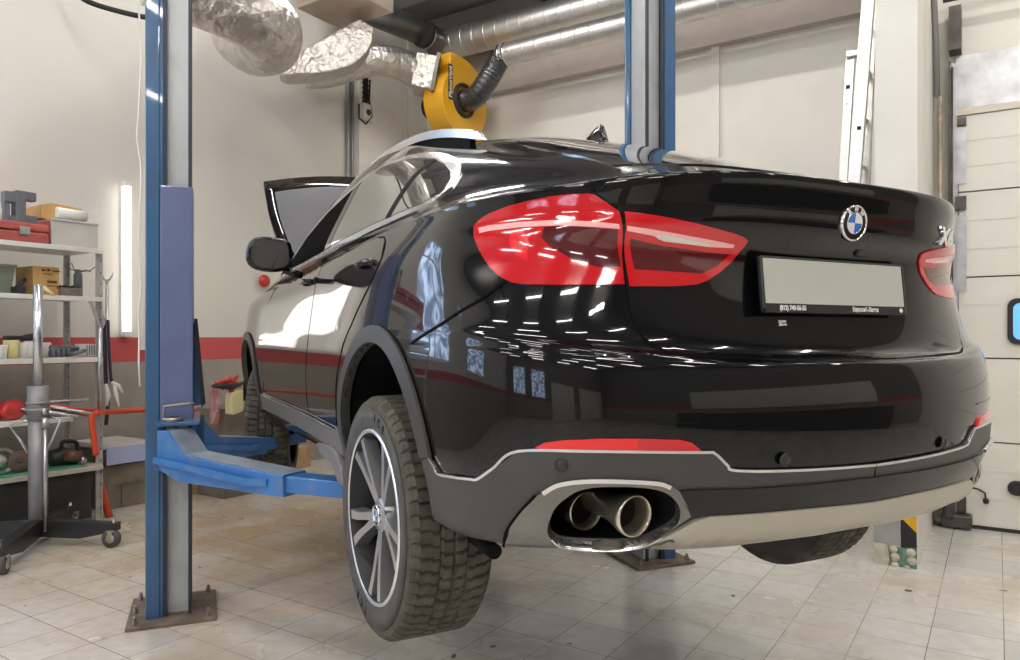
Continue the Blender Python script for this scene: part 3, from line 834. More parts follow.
wheel = make_wheel(); wheel.parent = car
HUBZ = .195
wy = .985
def put(w, x, y, z, rz, spin=0):
    w.location = (x, y, z); w.rotation_euler = (0, spin, rz)
put(wheel, .095, wy, HUBZ, 0, math.radians(3))
for x, sg, rz in ((.095, -1, PI), (FAX, 1, math.radians(-17)), (FAX, -1, PI + math.radians(-17))):
    w = copy_tree(wheel, car); put(w, x, wy * sg if x < 1 else (wy - .05) * sg, HUBZ, rz, math.radians(17 * sg + 9))
# axle and springs behind the wheels
b = MB(); b.cyl((.095, -.72, HUBZ + .02), (.095, .72, HUBZ + .02), .035, 12); b.box((.15, 0, HUBZ + .10), (.35, .5, .16), bev=.03)
b.cyl((.0, .55, HUBZ), (-.02, .55, .45), .055, 12); b.cyl((.0, -.55, HUBZ), (-.02, -.55, .45), .055, 12)
b.box((.25, .60, HUBZ + .02), (.5, .09, .05), bev=.01); b.box((.25, -.60, HUBZ + .02), (.5, .09, .05), bev=.01)
b.build('rear_axle', blackm, car)
b = MB(); b.cyl((FAX, -.70, HUBZ + .02), (FAX, .70, HUBZ + .02), .035, 12); b.box((FAX, 0, HUBZ + .12), (.4, .6, .16), bev=.03); b.build('front_axle', blackm, car)
# ---- door mirrors
for sg in (1, -1):
    mc = at_c(268, 254, Y=1.09)
    prof_m = [tuple(q) for q in smooth_poly([(-.125, -.055), (-.05, -.085), (.06, -.08), (.115, -.05), (.128, .0), (.105, .062), (.05, .088), (-.06, .085), (-.115, .07), (-.13, .02)], 4, True)]
    b = MB(); secs = []; n = len(prof_m)
    for dx, sc in ((-.048, .86), (-.045, .93), (-.035, 1.0), (.0, 1.0), (.05, .86), (.085, .55), (.10, .2)):
        secs.append([(mc.x + dx, (mc.y + y * sc * .80) * sg, mc.z - .006 + z * sc * .92) for y, z in prof_m])
    b.add([p for s_ in secs for p in s_], [[i * n + k, i * n + (k + 1) % n, (i + 1) * n + (k + 1) % n, (i + 1) * n + k] for i in range(len(secs) - 1) for k in range(n)] + [list(range(n))[::-1], [6 * n + k for k in range(n)]], True)
    mo = b.build('door_mirror', paint, car)
    b = MB(); b.add([(mc.x - .0495, (mc.y + y * .66) * sg, mc.z - .006 + z * .76) for y, z in prof_m], [list(range(n))]); b.build('mirror_glass', glassd, mo)
    b = MB(); b.tube([(mc.x + .03, (mc.y - .08) * sg, mc.z - .07), (mc.x + .05, (mc.y - .14) * sg, mc.z - .085), (mc.x + .05, .92 * sg, mc.z - .09)], .018, n=8); b.build('mirror_arm', paint, mo)
# ---- open bonnet, hinged at the windscreen base
hu = mat('bonnet_underside', (.11, .11, .12), .55, coat=.0)
hp0 = Vector((2.62, 0, 1.10)); ang = math.radians(42)
ux = Vector((math.cos(ang), 0, math.sin(ang))); un = Vector((math.sin(ang), 0, -math.cos(ang)))
def hood_pt(s_, y, d=0):
    return hp0 + ux * s_ + Vector((0, y, 0)) - un * (.10 * (abs(y) / .8) ** 2 * -1 + .0) * -1 + un * d - un * .10 * (s_ / 1.2) ** 2
b = MB(); ns, ny = 10, 16; vs = []
prof_y = lambda s_: .74 + .09 * math.sin(min(1, s_ / 1.0) * PI * .55)
for layer in (0, 1):
    for i in range(ns + 1):
        s_ = 1.25 * i / ns
        for j in range(ny + 1):
            t = -1 + 2 * j / ny
            ss = s_ - .30 * t * t * (s_ / 1.25)
            vs.append(hood_pt(ss, t * prof_y(s_), .03 if layer else 0))
m_ = ny + 1; o_ = (ns + 1) * m_
fs = [[L * o_ + i * m_ + j, L * o_ + i * m_ + j + 1, L * o_ + (i + 1) * m_ + j + 1, L * o_ + (i + 1) * m_ + j] for L in (0, 1) for i in range(ns) for j in range(ny)]
for i in range(ns): fs += [[i * m_, (i + 1) * m_, o_ + (i + 1) * m_, o_ + i * m_], [i * m_ + ny, (i + 1) * m_ + ny, o_ + (i + 1) * m_ + ny, o_ + i * m_ + ny]]
for j in range(ny): fs += [[j, j + 1, o_ + j + 1, o_ + j], [ns * m_ + j, ns * m_ + j + 1, o_ + ns * m_ + j + 1, o_ + ns * m_ + j]]
b.add(vs, fs, True); hood = b.build('bonnet', paint, car)
b = MB(); vs = []
for i in range(9):
    s_ = .08 + 1.04 * i / 8
    for j in range(13):
        t = -1 + 2 * j / 12; yw = (prof_y(s_) - .065)
        vs.append(hood_pt(s_ - .24 * t * t * s_, t * yw, -.012 - (.0 if (i in (0, 8) or j in (0, 12)) else .018)))
b.add(vs, [[i * 13 + j, i * 13 + j + 1, (i + 1) * 13 + j + 1, (i + 1) * 13 + j] for i in range(8) for j in range(12)], True); b.build('bonnet_liner', hu, hood)
b = MB(); b.cyl((2.75, .62, 1.05), hood_pt(.55, .62), .012, 8); b.build('gas_strut', blackm, hood)
# ================================================================= ROOM
RC = Vector((-1.168, 10.503, 0)); RA = Vector((.8367, -.5476, 0)); RB = Vector((-.5476, -.8367, 0))
def rm(a, b, z=0.0): return RC + RA * a + RB * b + Vector((0, 0, z))
RM = frame(RC, RA, RB, Vector((0, 0, 1)))          # note: left-handed a,b,z would flip; see build
AMAX, BMAX, ZC = 13.0, 16.0, 5.9
ANG_A = math.atan2(RA.y, RA.x)
def noise_mix(nt, coord, scale, lo, hi, detail=6):
    n = nt.nodes.new('ShaderNodeTexNoise'); n.inputs['Scale'].default_value = scale; n.inputs['Detail'].default_value = detail
    nt.links.new(coord, n.inputs['Vector'])
    r = nt.nodes.new('ShaderNodeMapRange'); r.inputs[1].default_value = lo; r.inputs[2].default_value = hi
    nt.links.new(n.outputs['Fac'], r.inputs[0]); return r.outputs[0]
def mixc(nt, fac, a, b, mode='MIX'):
    m = nt.nodes.new('ShaderNodeMix'); m.data_type = 'RGBA'; m.blend_type = mode
    if isinstance(fac, float): m.inputs[0].default_value = fac
    else: nt.links.new(fac, m.inputs[0])
    for k, q in ((6, a), (7, b)):
        if isinstance(q, tuple): m.inputs[k].default_value = (*q, 1)
        else: nt.links.new(q, m.inputs[k])
    return m.outputs[2]
def wall_material(name, base=(.74, .71, .65)):
    m = bpy.data.materials.new(name); m.use_nodes = True; nt = m.node_tree; b = nt.nodes['Principled BSDF']
    g = nt.nodes.new('ShaderNodeNewGeometry'); sx = nt.nodes.new('ShaderNodeSeparateXYZ')
    nt.links.new(g.outputs['Position'], sx.inputs[0])
    def gt(v):
        q = nt.nodes.new('ShaderNodeMath'); q.operation = 'GREATER_THAN'; nt.links.new(sx.outputs['Z'], q.inputs[0]); q.inputs[1].default_value = v; return q.outputs[0]
    f = noise_mix(nt, g.outputs['Position'], 1.4, .3, .7)
    up = mixc(nt, f, tuple(x * .97 for x in base), base)
    grey = mixc(nt, noise_mix(nt, g.outputs['Position'], 5, .3, .75), (.40, .365, .32), (.33, .30, .26))
    c1 = mixc(nt, gt(1.22), grey, (.58, .095, .095))
    c2 = mixc(nt, gt(1.447), c1, up)
    nt.links.new(c2, b.inputs['Base Color'])
    b.inputs['Roughness'].default_value = .55
    n = nt.nodes.new('ShaderNodeTexNoise'); n.inputs['Scale'].default_value = 60
    bp = nt.nodes.new('ShaderNodeBump'); bp.inputs['Strength'].default_value = .06; bp.inputs['Distance'].default_value = .01
    nt.links.new(g.outputs['Position'], n.inputs['Vector']); nt.links.new(n.outputs['Fac'], bp.inputs['Height']); nt.links.new(bp.outputs[0], b.inputs['Normal'])
    return m
wall_m = wall_material('painted_wall_with_red_band')
cream = mat('cream_wall_paint', (.76, .73, .66), .5, var=.04, vscale=2)
def floor_material():
    m = bpy.data.materials.new('grey_floor_tiles'); m.use_nodes = True; nt = m.node_tree; b = nt.nodes['Principled BSDF']
    tc = nt.nodes.new('ShaderNodeTexCoord'); mp = nt.nodes.new('ShaderNodeMapping')
    mp.inputs['Rotation'].default_value = (0, 0, -ANG_A); mp.inputs['Location'].default_value = FLOOR_OFF
    nt.links.new(tc.outputs['Object'], mp.inputs[0])
    br = nt.nodes.new('ShaderNodeTexBrick'); br.offset = 0.0; br.squash = 1.0
    br.inputs['Scale'].default_value = 1.0; br.inputs['Brick Width'].default_value = .3015; br.inputs['Row Height'].default_value = .3015
    br.inputs['Mortar Size'].default_value = .0020; br.inputs['Mortar Smooth'].default_value = .3; br.inputs['Bias'].default_value = -.2
    br.inputs['Color1'].default_value = (.74, .71, .66, 1); br.inputs['Color2'].default_value = (.65, .625, .58, 1); br.inputs['Mortar'].default_value = (.15, .125, .095, 1)
    nt.links.new(mp.outputs[0], br.inputs[0])
    P = tc.outputs['Object']
    dirt = noise_mix(nt, P, 1.1, .50, .78, 9)
    c = mixc(nt, dirt, br.outputs['Color'], (.50, .41, .29))
    f2 = noise_mix(nt, P, 14, .35, .75, 8)
    c = mixc(nt, f2, c, mixc(nt, 1.0, c, (.86, .85, .82), 'MULTIPLY'))
    # tan dust and mud trodden in between the near lift post and the left wall
    vd = nt.nodes.new('ShaderNodeVectorMath'); vd.operation = 'DISTANCE'; nt.links.new(P, vd.inputs[0]); vd.inputs[1].default_value = (-1.5, 5.4, 0)
    rd = nt.nodes.new('ShaderNodeMapRange'); rd.inputs[1].default_value = .5; rd.inputs[2].default_value = 2.6; rd.inputs[3].default_value = 1.0; rd.inputs[4].default_value = 0.0; nt.links.new(vd.outputs['Value'], rd.inputs[0])
    mm = nt.nodes.new('ShaderNodeMath'); mm.operation = 'MULTIPLY'; nt.links.new(rd.outputs[0], mm.inputs[0]); nt.links.new(noise_mix(nt, P, 2.2, .22, .55, 9), mm.inputs[1])
    c = mixc(nt, mm.outputs[0], c, mixc(nt, 1.0, c, (.84, .66, .47), 'MULTIPLY'))
    # dark chips and drips
    spots = noise_mix(nt, P, 9.0, .705, .73, 4)
    c = mixc(nt, spots, c, (.06, .045, .03))
    nt.links.new(c, b.inputs['Base Color'])
    r = nt.nodes.new('ShaderNodeMapRange'); r.inputs[3].default_value = .22; r.inputs[4].default_value = .5
    nt.links.new(dirt, r.inputs[0]); nt.links.new(r.outputs[0], b.inputs['Roughness'])
    bp = nt.nodes.new('ShaderNodeBump'); bp.inputs['Strength'].default_value = .4; bp.inputs['Distance'].default_value = .003; bp.invert = True
    nt.links.new(br.outputs['Fac'], bp.inputs['Height']); nt.links.new(bp.outputs[0], b.inputs['Normal'])
    return m
FLOOR_OFF = (0.0, 0.0, 0)
def slab(name, pts, th_dir, m, kind='structure'):
    """thick quad: 4 points, thickness vector away from the room"""
    t = Vector(th_dir); P = [Vector(p) for p in pts]
    b = MB(); vs = P + [p + t for p in P]
    b.add(vs, [[0, 1, 2, 3], [7, 6, 5, 4]] + [[i, i + 4, (i + 1) % 4 + 4, (i + 1) % 4] for i in range(4)])
    return tag(b.build(name, m), kind=kind)
# tile grid phase: one joint line passes through pixel (951,542)
_y = FPX * HC / (542 - CY); _p = Vector(((951 - CX) / FPX * _y, _y, 0)); _q = Matrix.Rotation(-ANG_A, 3, 'Z') @ _p
_y2 = FPX * HC / (620 - CY); _p2 = Vector(((790 - CX) / FPX * _y2, _y2, 0)); _q2 = Matrix.Rotation(-ANG_A, 3, 'Z') @ _p2
FLOOR_OFF = (-(_q.x % .3015), -(_q2.y % .3015), 0)
floor_m = floor_material()
slab('floor', [rm(-.2, -.2), rm(AMAX, -.2), rm(AMAX, BMAX), rm(-.2, BMAX)], (0, 0, -.2), floor_m)
GA, GB = 6.31, 1.453          # partition face and garage-door plane
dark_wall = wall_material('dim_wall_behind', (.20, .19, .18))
slab('wall_left', [rm(0, 0), rm(0, BMAX), rm(0, BMAX, ZC), rm(0, 0, ZC)], -RA * .2, wall_m)
slab('wall_right', [rm(-.2, 0), rm(6.2, 0), rm(6.2, 0, ZC), rm(-.2, 0, ZC)], -RB * .2, cream)
slab('wall_far_side', [rm(AMAX, GB), rm(AMAX, BMAX), rm(AMAX, BMAX, ZC), rm(AMAX, GB, ZC)], RA * .2, dark_wall)
ceil_m = mat('grey_ceiling_deck', (.23, .23, .24), .7, var=.08)
slab('ceiling', [rm(-.2, -.2, ZC), rm(-.2, BMAX, ZC), rm(AMAX, BMAX, ZC), rm(AMAX, -.2, ZC)], (0, 0, .2), ceil_m)
def rbox(name, a0, a1, b0, b1, z0, z1, m, kind='structure', parent=None, bev=0.0):
    b = MB(); c = rm((a0 + a1) / 2, (b0 + b1) / 2, (z0 + z1) / 2)
    b.box(c, (abs(a1 - a0), abs(b1 - b0), z1 - z0), M=Rz(ANG_A), bev=bev)
    o = b.build(name, m, parent)
    return tag(o, kind=kind) if kind else o
def onD(px_, py, d): return Vector(((px_ - CX) / FPX * d, d, HC - (py - CY) / FPX * d))
def _plane(px_, py, n, c):
    r = Vector(((px_ - CX) / FPX, 1, -(py - CY) / FPX)); o = Vector((0, 0, HC))
    return o + r * ((c - n.dot(o)) / n.dot(r))
def onA(px_, py, a): return _plane(px_, py, RA, RA.dot(RC) + a)
def onB(px_, py, b): return _plane(px_, py, RB, RB.dot(RC) + b)
def onZ(px_, py, z=0.0): return _plane(px_, py, Vector((0, 0, 1)), z)
def ab(p): d = Vector(p) - RC; return (d.dot(RA), d.dot(RB), p[2])
TOA = Rz(ANG_A)                                   # local x -> along right wall (RA), local y -> away from viewer (-RB)
# ---- partition stub that carries the ladder and the door rails
part_m = mat('cream_partition_paint', (.78, .75, .69), .45, var=.03, vscale=3, dirt=(.45, .38, .28), dscale=2.2, damt=.25)
rbox('wall_partition', 6.07, 6.31, .0, 2.86, 0, ZC, part_m)
# added band high on the right wall painting in the ducts' shade, pilasters, conduits
taupe = mat('taupe_duct_shade', (.47, .41, .36), .6, var=.05)
rbox('duct_shade_band', .1, 6.07, .0, .12, 4.65, 5.55, taupe)
rbox('trim_2', 4.08, 4.17, 0, .05, 0, 4.65, part_m)
rbox('trim_3', .0, .09, .66, 1.42, 0, ZC, part_m)
rbox('trim_4', .0, .03, .30, .42, 0, ZC, part_m)
pipe_g = mat('grey_conduit', (.30, .30, .29), .4, metal=.4)
b = MB()
for bb in (1.50, 1.57): b.cyl(rm(.045, bb, .3), rm(.045, bb, ZC), .022 if bb < 1.55 else .030, 10)
tag(b.build('conduit', pipe_g), 'grey vertical conduit pipe running up the left wall beside the corner pilaster', 'pipe')
# garage wall: cream lintel, galvanised panel, sectional door
rbox('wall_garage', 6.31, AMAX, GB - .2, GB, 3.60, ZC, cream)
rbox('wall_garage_jamb', 6.2, 6.47, GB - .2, GB - .0, 0, 3.6, cream)
rbox('wall_garage_side', 10.4, AMAX, GB - .2, GB, 0, 3.6, cream)
galv = mat('galvanised_sheet', (.50, .50, .51), .35, metal=.75, var=.25, vscale=8, bump=.05, bscale=12)
doorm = mat('cream_sectional_door', (.80, .78, .71), .4, var=.03, vscale=2)
seam_m = mat('door_seam_shadow_gap', (.16, .14, .10), .6)
D1 = empty('door_1', rm(8.4, GB, 0)); D1['kind'] = 'structure'
def dpart(name, a0, a1, z0, z1, m, b0=0.0, b1=.05, par=None, bev=0.0):
    o = rbox(name, a0, a1, GB + b0, GB + b1, z0, z1, m, kind=None, bev=bev)
    p = par or D1; o.parent = p; o.matrix_parent_inverse = p.matrix_world.inverted(); return o
bpy.context.view_layer.update()
D1.matrix_world = Matrix.Translation(rm(8.4, GB, 0)); bpy.context.view_layer.update()
zz = 0.02
dpart('header_panel', 6.46, 10.4, 3.19, 3.60, galv, .0, .03)
dpart('header_trim', 6.46, 10.4, 3.14, 3.19, mat('pale_trim', (.72, .66, .55), .5), .0, .06)
hts = [(.02, .66), (.66, 1.29), (1.29, 1.905), (1.905, 2.555), (2.555, 3.14)]
for z0, z1 in hts:
    pn = dpart('door_panel', 6.48, 10.4, z0 + .006, z1 - .006, doorm, .0, .045)
    k = 3
    for i in range(1, k):
        z = lerp(z0, z1, i / k); dpart('panel_rib', 6.48, 10.4, z - .004, z + .004, doorm, .045, .049, pn)
dpart('door_backing', 6.47, 10.4, .02, 3.14, seam_m, -.02, .012)
dpart('door_seal', 6.46, 10.4, 0.0, .02, mat('door_rubber_seal', (.03, .03, .03), .7), .0, .055)
blk = mat('black_plastic', (.02, .02, .02), .4)
blueglass = mat('blue_window_glass', (.05, .25, .65), .1, coat=1.0, emit=(.12, .38, .9), estr=.9)
def rrect(w, h, r, n=5):
    P = []
    for cx_, cy_, a0 in ((w / 2 - r, h / 2 - r, 0), (-w / 2 + r, h / 2 - r, 90), (-w / 2 + r, -h / 2 + r, 180), (w / 2 - r, -h / 2 + r, 270)):
        for i in range(n + 1):
            t = math.radians(a0 + 90 * i / n); P.append((cx_ + r * math.cos(t), cy_ + r * math.sin(t)))
    return P
GM = lambda a, z, off=.045: frame(rm(a, GB + off, z), RA, Vector((0, 0, 1)), RB)
b = MB(); b.prism(rrect(.62, .34, .06), 0, .025, GM(7.10, 1.565)); wf = b.build('door_window_frame', blk); wf.parent = D1; wf.matrix_parent_inverse = D1.matrix_world.inverted()
b = MB(); b.prism(rrect(.55, .27, .045), .025, .028, GM(7.10, 1.565)); o = b.build('door_window_pane', blueglass); o.parent = wf
b = MB(); b.prism(rrect(.17, .105, .05), 0, .03, GM(6.875, .335)); b.prism(rrect(.10, .04, .018), .03, .04, GM(6.875, .335)); o = b.build('door_handle', blk); o.parent = D1; o.matrix_parent_inverse = D1.matrix_world.inverted()
# bent crank rod with knob on the door
b = MB(); q = [onB(px_, py, GB + .075) for px_, py in ((955, 487), (968, 487), (978, 489), (985, 493), (986, 501))]
b.tube([onB(955, 487, GB + .03)] + q, .007, n=8); kn = q[-1]
b.lathe([(0, -.024), (.016, -.018), (.022, 0), (.016, .018), (0, .024)], 14, Matrix.Translation(kn)); o = b.build('latch_rod', blk); o.parent = D1; o.matrix_parent_inverse = D1.matrix_world.inverted()
# vertical track beside the door, with springs, brackets and floor hinge
T1 = empty('door_track', rm(6.40, GB, 0), label='galvanised vertical track with rods beside the cream garage door', cat='track'); bpy.context.view_layer.update()
def tp(o): o.parent = T1; o.matrix_parent_inverse = T1.matrix_world.inverted(); return o
steel_d = mat('dark_steel', (.10, .095, .085), .4, metal=.7, var=.3, vscale=10)
tp(rbox('track_rail', 6.425, 6.475, GB, GB + .05, .05, 3.55, galv, None))
tp(rbox('track_flange', 6.415, 6.43, GB, GB + .11, .05, 3.55, steel_d, None))
tp(rbox('track_plate', 6.47, 6.53, GB + .05, GB + .056, 2.62, 3.05, galv, None)); tp(rbox('track_plate', 6.47, 6.53, GB + .05, GB + .056, 1.8, 2.38, galv, None))
tp(rbox('roller_bracket', 6.46, 6.53, GB + .045, GB + .09, 2.42, 2.52, steel_d, None)); tp(rbox('roller_bracket', 6.47, 6.53, GB + .045, GB + .08, 3.06, 3.12, steel_d, None))
tp(rbox('track_head', 6.42, 6.50, GB + .0, GB + .16, 3.62, 3.95, steel_d, None))
b = MB(); b.cyl(rm(6.36, GB + .10, .1), rm(6.36, GB + .10, 3.3), .018, 10); tp(b.build('tension_rod', mat('rusty_rod', (.42, .36, .28), .5, metal=.3, var=.3, vscale=14)))
b = MB(); b.tube([rm(6.34, GB + .1, 3.3), rm(6.335, GB + .14, 3.7), rm(6.33, GB + .35, 4.1), rm(6.33, GB + .8, 4.35)], .022, n=8); tp(b.build('cable_hose', pipe_g))
b = MB(); b.cyl(rm(6.44, GB + .12, .9), rm(6.44, GB + .12, 3.5), .008, 6); tp(b.build('lift_cable', steel_d))
b = MB(); b.cyl(rm(6.38, GB + .12, 4.02), rm(10.2, GB + .12, 4.02), .02, 10); tp(b.build('torsion_shaft', steel_d))
b = MB(); b.box(rm(6.47, GB + .10, .06), (.20, .14, .10), M=TOA, bev=.015); b.box(rm(6.42, GB + .13, .14), (.07, .10, .14), M=TOA, bev=.02); b.cyl(rm(6.36, GB + .15, .09), rm(6.36, GB + .02, .09), .05, 14); b.box(rm(6.50, GB + .06, .20), (.06, .06, .16), M=TOA)
tp(b.build('floor_hinge', steel_d))
# hazard sticker, grey plate and broken stone base of the partition
hz = mat('hazard_yellow', (.85, .48, .02), .45)
EB = 2.86
def ep(px_, py): 
    p = onB(px_, py, EB); return ab(p)
def epoly(name, P, m, t0=.0, t1=.004, parent=None):
    b = MB(); b.prism([(ab(onB(x, y, EB))[0], ab(onB(x, y, EB))[2]) for x, y in P], t0, t1, frame(rm(0, EB, 0), RA, Vector((0, 0, 1)), RB)); return b.build(name, m, parent)
st = epoly('hazard_sticker', [(900.5, 516), (916.5, 513), (917, 548), (901, 548)], blk); tag(st, 'black and yellow diagonal hazard sticker low on the cream partition end', 'sticker')
epoly('yellow_triangle', [(900.5, 517), (916.5, 513.5), (916.8, 533)], hz, .004, .0055, st)
gp = epoly('patch_plate', [(874, 525), (899.5, 519), (900, 546), (873.5, 543)], mat('grey_patch', (.40, .40, .40), .4, var=.15), .0, .006); tag(gp, 'grey metal patch plate beside the hazard sticker on the partition end', 'plate')
stone = mat('broken_stone', (.62, .57, .46), .7, var=.25, vscale=20); green_st = mat('green_mosaic', (.16, .28, .20), .5, var=.4, vscale=30)
b = MB(); q0 = ab(onB(889, 556, EB)); q1 = ab(onB(917, 556, EB))
epl = epoly('mosaic_patch', [(889, 547), (917, 548), (917, 571), (888, 569)], green_st, .0, .01); tag(epl, 'green patch of broken mosaic at the foot of the partition', 'mosaic')
ti = epoly('broken_tile', [(873, 542), (888, 544), (890, 560), (887, 569), (876, 566), (873, 560)], stone, .0, .014); tag(ti, 'cracked cream tile left of the mosaic at the partition foot', 'tile')
for i, (x, y, r) in enumerate(((893, 549, .026), (895, 557, .028), (911, 553, .028), (912, 561, .028), (895, 565, .024), (907, 568, .02))):
    p = onB(x, y, EB + .012); b = MB(); b.lathe([(0, .02), (r * .6, .017), (r, .006), (r * .9, -.008)], 9, frame(p, RA, Vector((0, 0, 1)), RB))
    tag(b.build('pebble', stone, None), 'pale rounded stone set in the broken mosaic at the partition foot', 'stone', 'stones in the mosaic')
# ================================================================= TWO-POST LIFT
lift_blue = mat('lift_blue_paint', (.035, .115, .245), .32, coat=.4, var=.10, vscale=4, dirt=(.05, .07, .10), dscale=5, damt=.5)
lift_arm = mat('lift_arm_blue', (.035, .165, .45), .35, coat=.3, var=.10, vscale=6, dirt=(.22, .26, .30), dscale=9, damt=.5)
carr_m = mat('carriage_blue', (.12, .15, .29), .38, coat=.3, var=.10, vscale=5)
mast_m = mat('mast_grey', (.52, .54, .55), .35, metal=.25, var=.08, vscale=3, dirt=(.33, .33, .30), dscale=8, damt=.35)
dark_m = mat('lift_dark_edge', (.025, .035, .05), .4)
rust = mat('rusty_base_plate', (.20, .155, .115), .6, metal=.3, var=.35, vscale=12, dirt=(.09, .06, .04), dscale=7, damt=.7)
rubber = mat('black_rubber', (.015, .015, .015), .7)
top_grey = mat('worn_arm_top', (.26, .31, .38), .4, metal=.3, var=.2, vscale=10)
bolt_m = mat('bolt_steel', (.35, .32, .28), .4, metal=.8)
LY = math.radians(22.0)
LFW = Vector((-math.sin(LY), math.cos(LY), 0)); LLW = Vector((-math.cos(LY), -math.sin(LY), 0))
def make_post(name, loc, rz, label, chain=True):
    """local x = along the car (forward), y = away from the car, base at z=0"""
    r = empty(name, loc, rz, label, 'vehicle lift', 'lift posts')
    h = 4.1
    b = MB()   # channel: outer web and two flanges
    b.box((0, .078, h / 2 + .015), (.26, .016, h)); b.box((-.125, .04, h / 2 + .015), (.012, .07, h)); b.box((.125, .04, h / 2 + .015), (.012, .07, h))
    b.box((-.13, .052, h / 2 + .015), (.02, .066, h), bev=.006); b.build('post_column', lift_blue, r)
    b = MB(); b.box((-.115, .0, h / 2 + .015), (.018, .03, h)); b.box((-.118, -.121, h / 2 + .015), (.02, .014, h)); b.box((.115, .0, h / 2 + .015), (.018, .03, h)); b.box((.118, -.121, h / 2 + .015), (.02, .014, h)); b.build('post_edge', dark_m, r)
    b = MB(); b.box((-.0, -.06, h / 2 + .015), (.15, .12, h), bev=.004); b.build('post_mast', mast_m, r)
    b = MB(); b.box((.0, -.04, .01), (.46, .42, .02), bev=.004); bp_ = b.build('base_plate', rust, r)
    for x, y in ((-.19, .13), (-.19, -.21), (.19, .13), (.19, -.21), (-.02, .14)):
        b = MB(); b.cyl((x, y, .02), (x, y, .045), .014, 6, smooth=False); b.cyl((x, y, .045), (x, y, .062), .008, 8); b.build('anchor_bolt', bolt_m, bp_)
    return r
pc_l = Vector((-1.816, 3.925, 0))
post = make_post('lift_post', pc_l, math.atan2(LFW.y, LFW.x), 'blue and grey lift post on a rusty base plate, nearest and left of the car')
pr = onZ(653, 557); pr.z = 0
post2 = copy_tree(post); post2.location = pr; post2.rotation_euler = (0, 0, math.atan2(LFW.y, LFW.x) + PI); post2['label'] = 'blue and grey lift post rising behind the car roof, on the far side'
# carriage of the near post: sleeve, locking panel, arm bracket, arms
def PL(p): return pc_l + LFW * p[0] + LLW * p[1] + Vector((0, 0, p[2]))
LM = frame(pc_l, LFW, LLW, Vector((0, 0, 1)))
LMI = Matrix.Translation(-pc_l)
def lp(b, name, m, par=None, bevel=0.0):
    o = b.build(name, m, par or post, bevel=bevel); return o
zt = HC + (337 - 187) / FPX * 3.84; zb = HC - (425 - 337) / FPX * 3.84
b = MB(); b.box((-.0, -.06, (zt + zb) / 2), (.285, .155, zt - zb), bev=.006); lp(b, 'lift_carriage', carr_m)
def toL(p): d = Vector(p) - pc_l; return Vector((d.dot(LFW), d.dot(LLW), p[2]))
def onX(px_, py, x):   # point of a pixel on the plane local x = const of the near post
    return toL(_plane(px_, py, LFW, LFW.dot(pc_l) + x))
# guard panel on the inner side of the carriage
P = [onX(188, 326, .0), onX(195, 322, .0), onX(203, 404, .0), onX(188, 407, .0)]
b = MB(); b.prism([(p.y, p.z) for p in P], -.01, .01, frame(Vector((0, 0, 0)), Vector((0, 1, 0)), Vector((0, 0, 1)), Vector((1, 0, 0)))); gpn = lp(b, 'guard_panel', lift_arm)
b = MB(); P2 = [onX(194.5, 319, .0), onX(197.5, 319, .0), onX(205.5, 402, .0), onX(201.5, 406, .0)]
b.prism([(p.y, p.z) for p in P2], -.09, .02, frame(Vector((0, 0, 0)), Vector((0, 1, 0)), Vector((0, 0, 1)), Vector((1, 0, 0)))); lp(b, 'guard_edge', rubber, gpn)
# arm bracket at the foot of the carriage
ZA = .958
b = MB(); b.box((.0, -.07, ZA + .06), (.54, .20, .02), bev=.004); b.box((0, -.07, ZA - .16), (.54, .20, .02), bev=.004); b.box((.16, -.09, ZA - .05), (.02, .2, .22)); lp(b, 'arm_bracket', lift_blue)
piv1 = Vector((-.22, -.045, ZA)); piv2 = Vector((.20, -.09, ZA))
for pv in (piv1, piv2):
    b = MB(); b.cyl(pv + Vector((0, 0, -.2)), pv + Vector((0, 0, .09)), .028, 16); b.cyl(pv + Vector((0, 0, .07)), pv + Vector((0, 0, .09)), .05, 20); pvn = lp(b, 'pivot_pin', bolt_m)
b = MB(); q = piv1 + Vector((0, 0, .09)); b.tube([q + Vector((0, .04, 0)), q + Vector((0, .04, .055)), q + Vector((-.0, -.06, .065)), q + Vector((0, -.10, .062))], .008, n=8); lp(b, 'pin_handle', bolt_m)
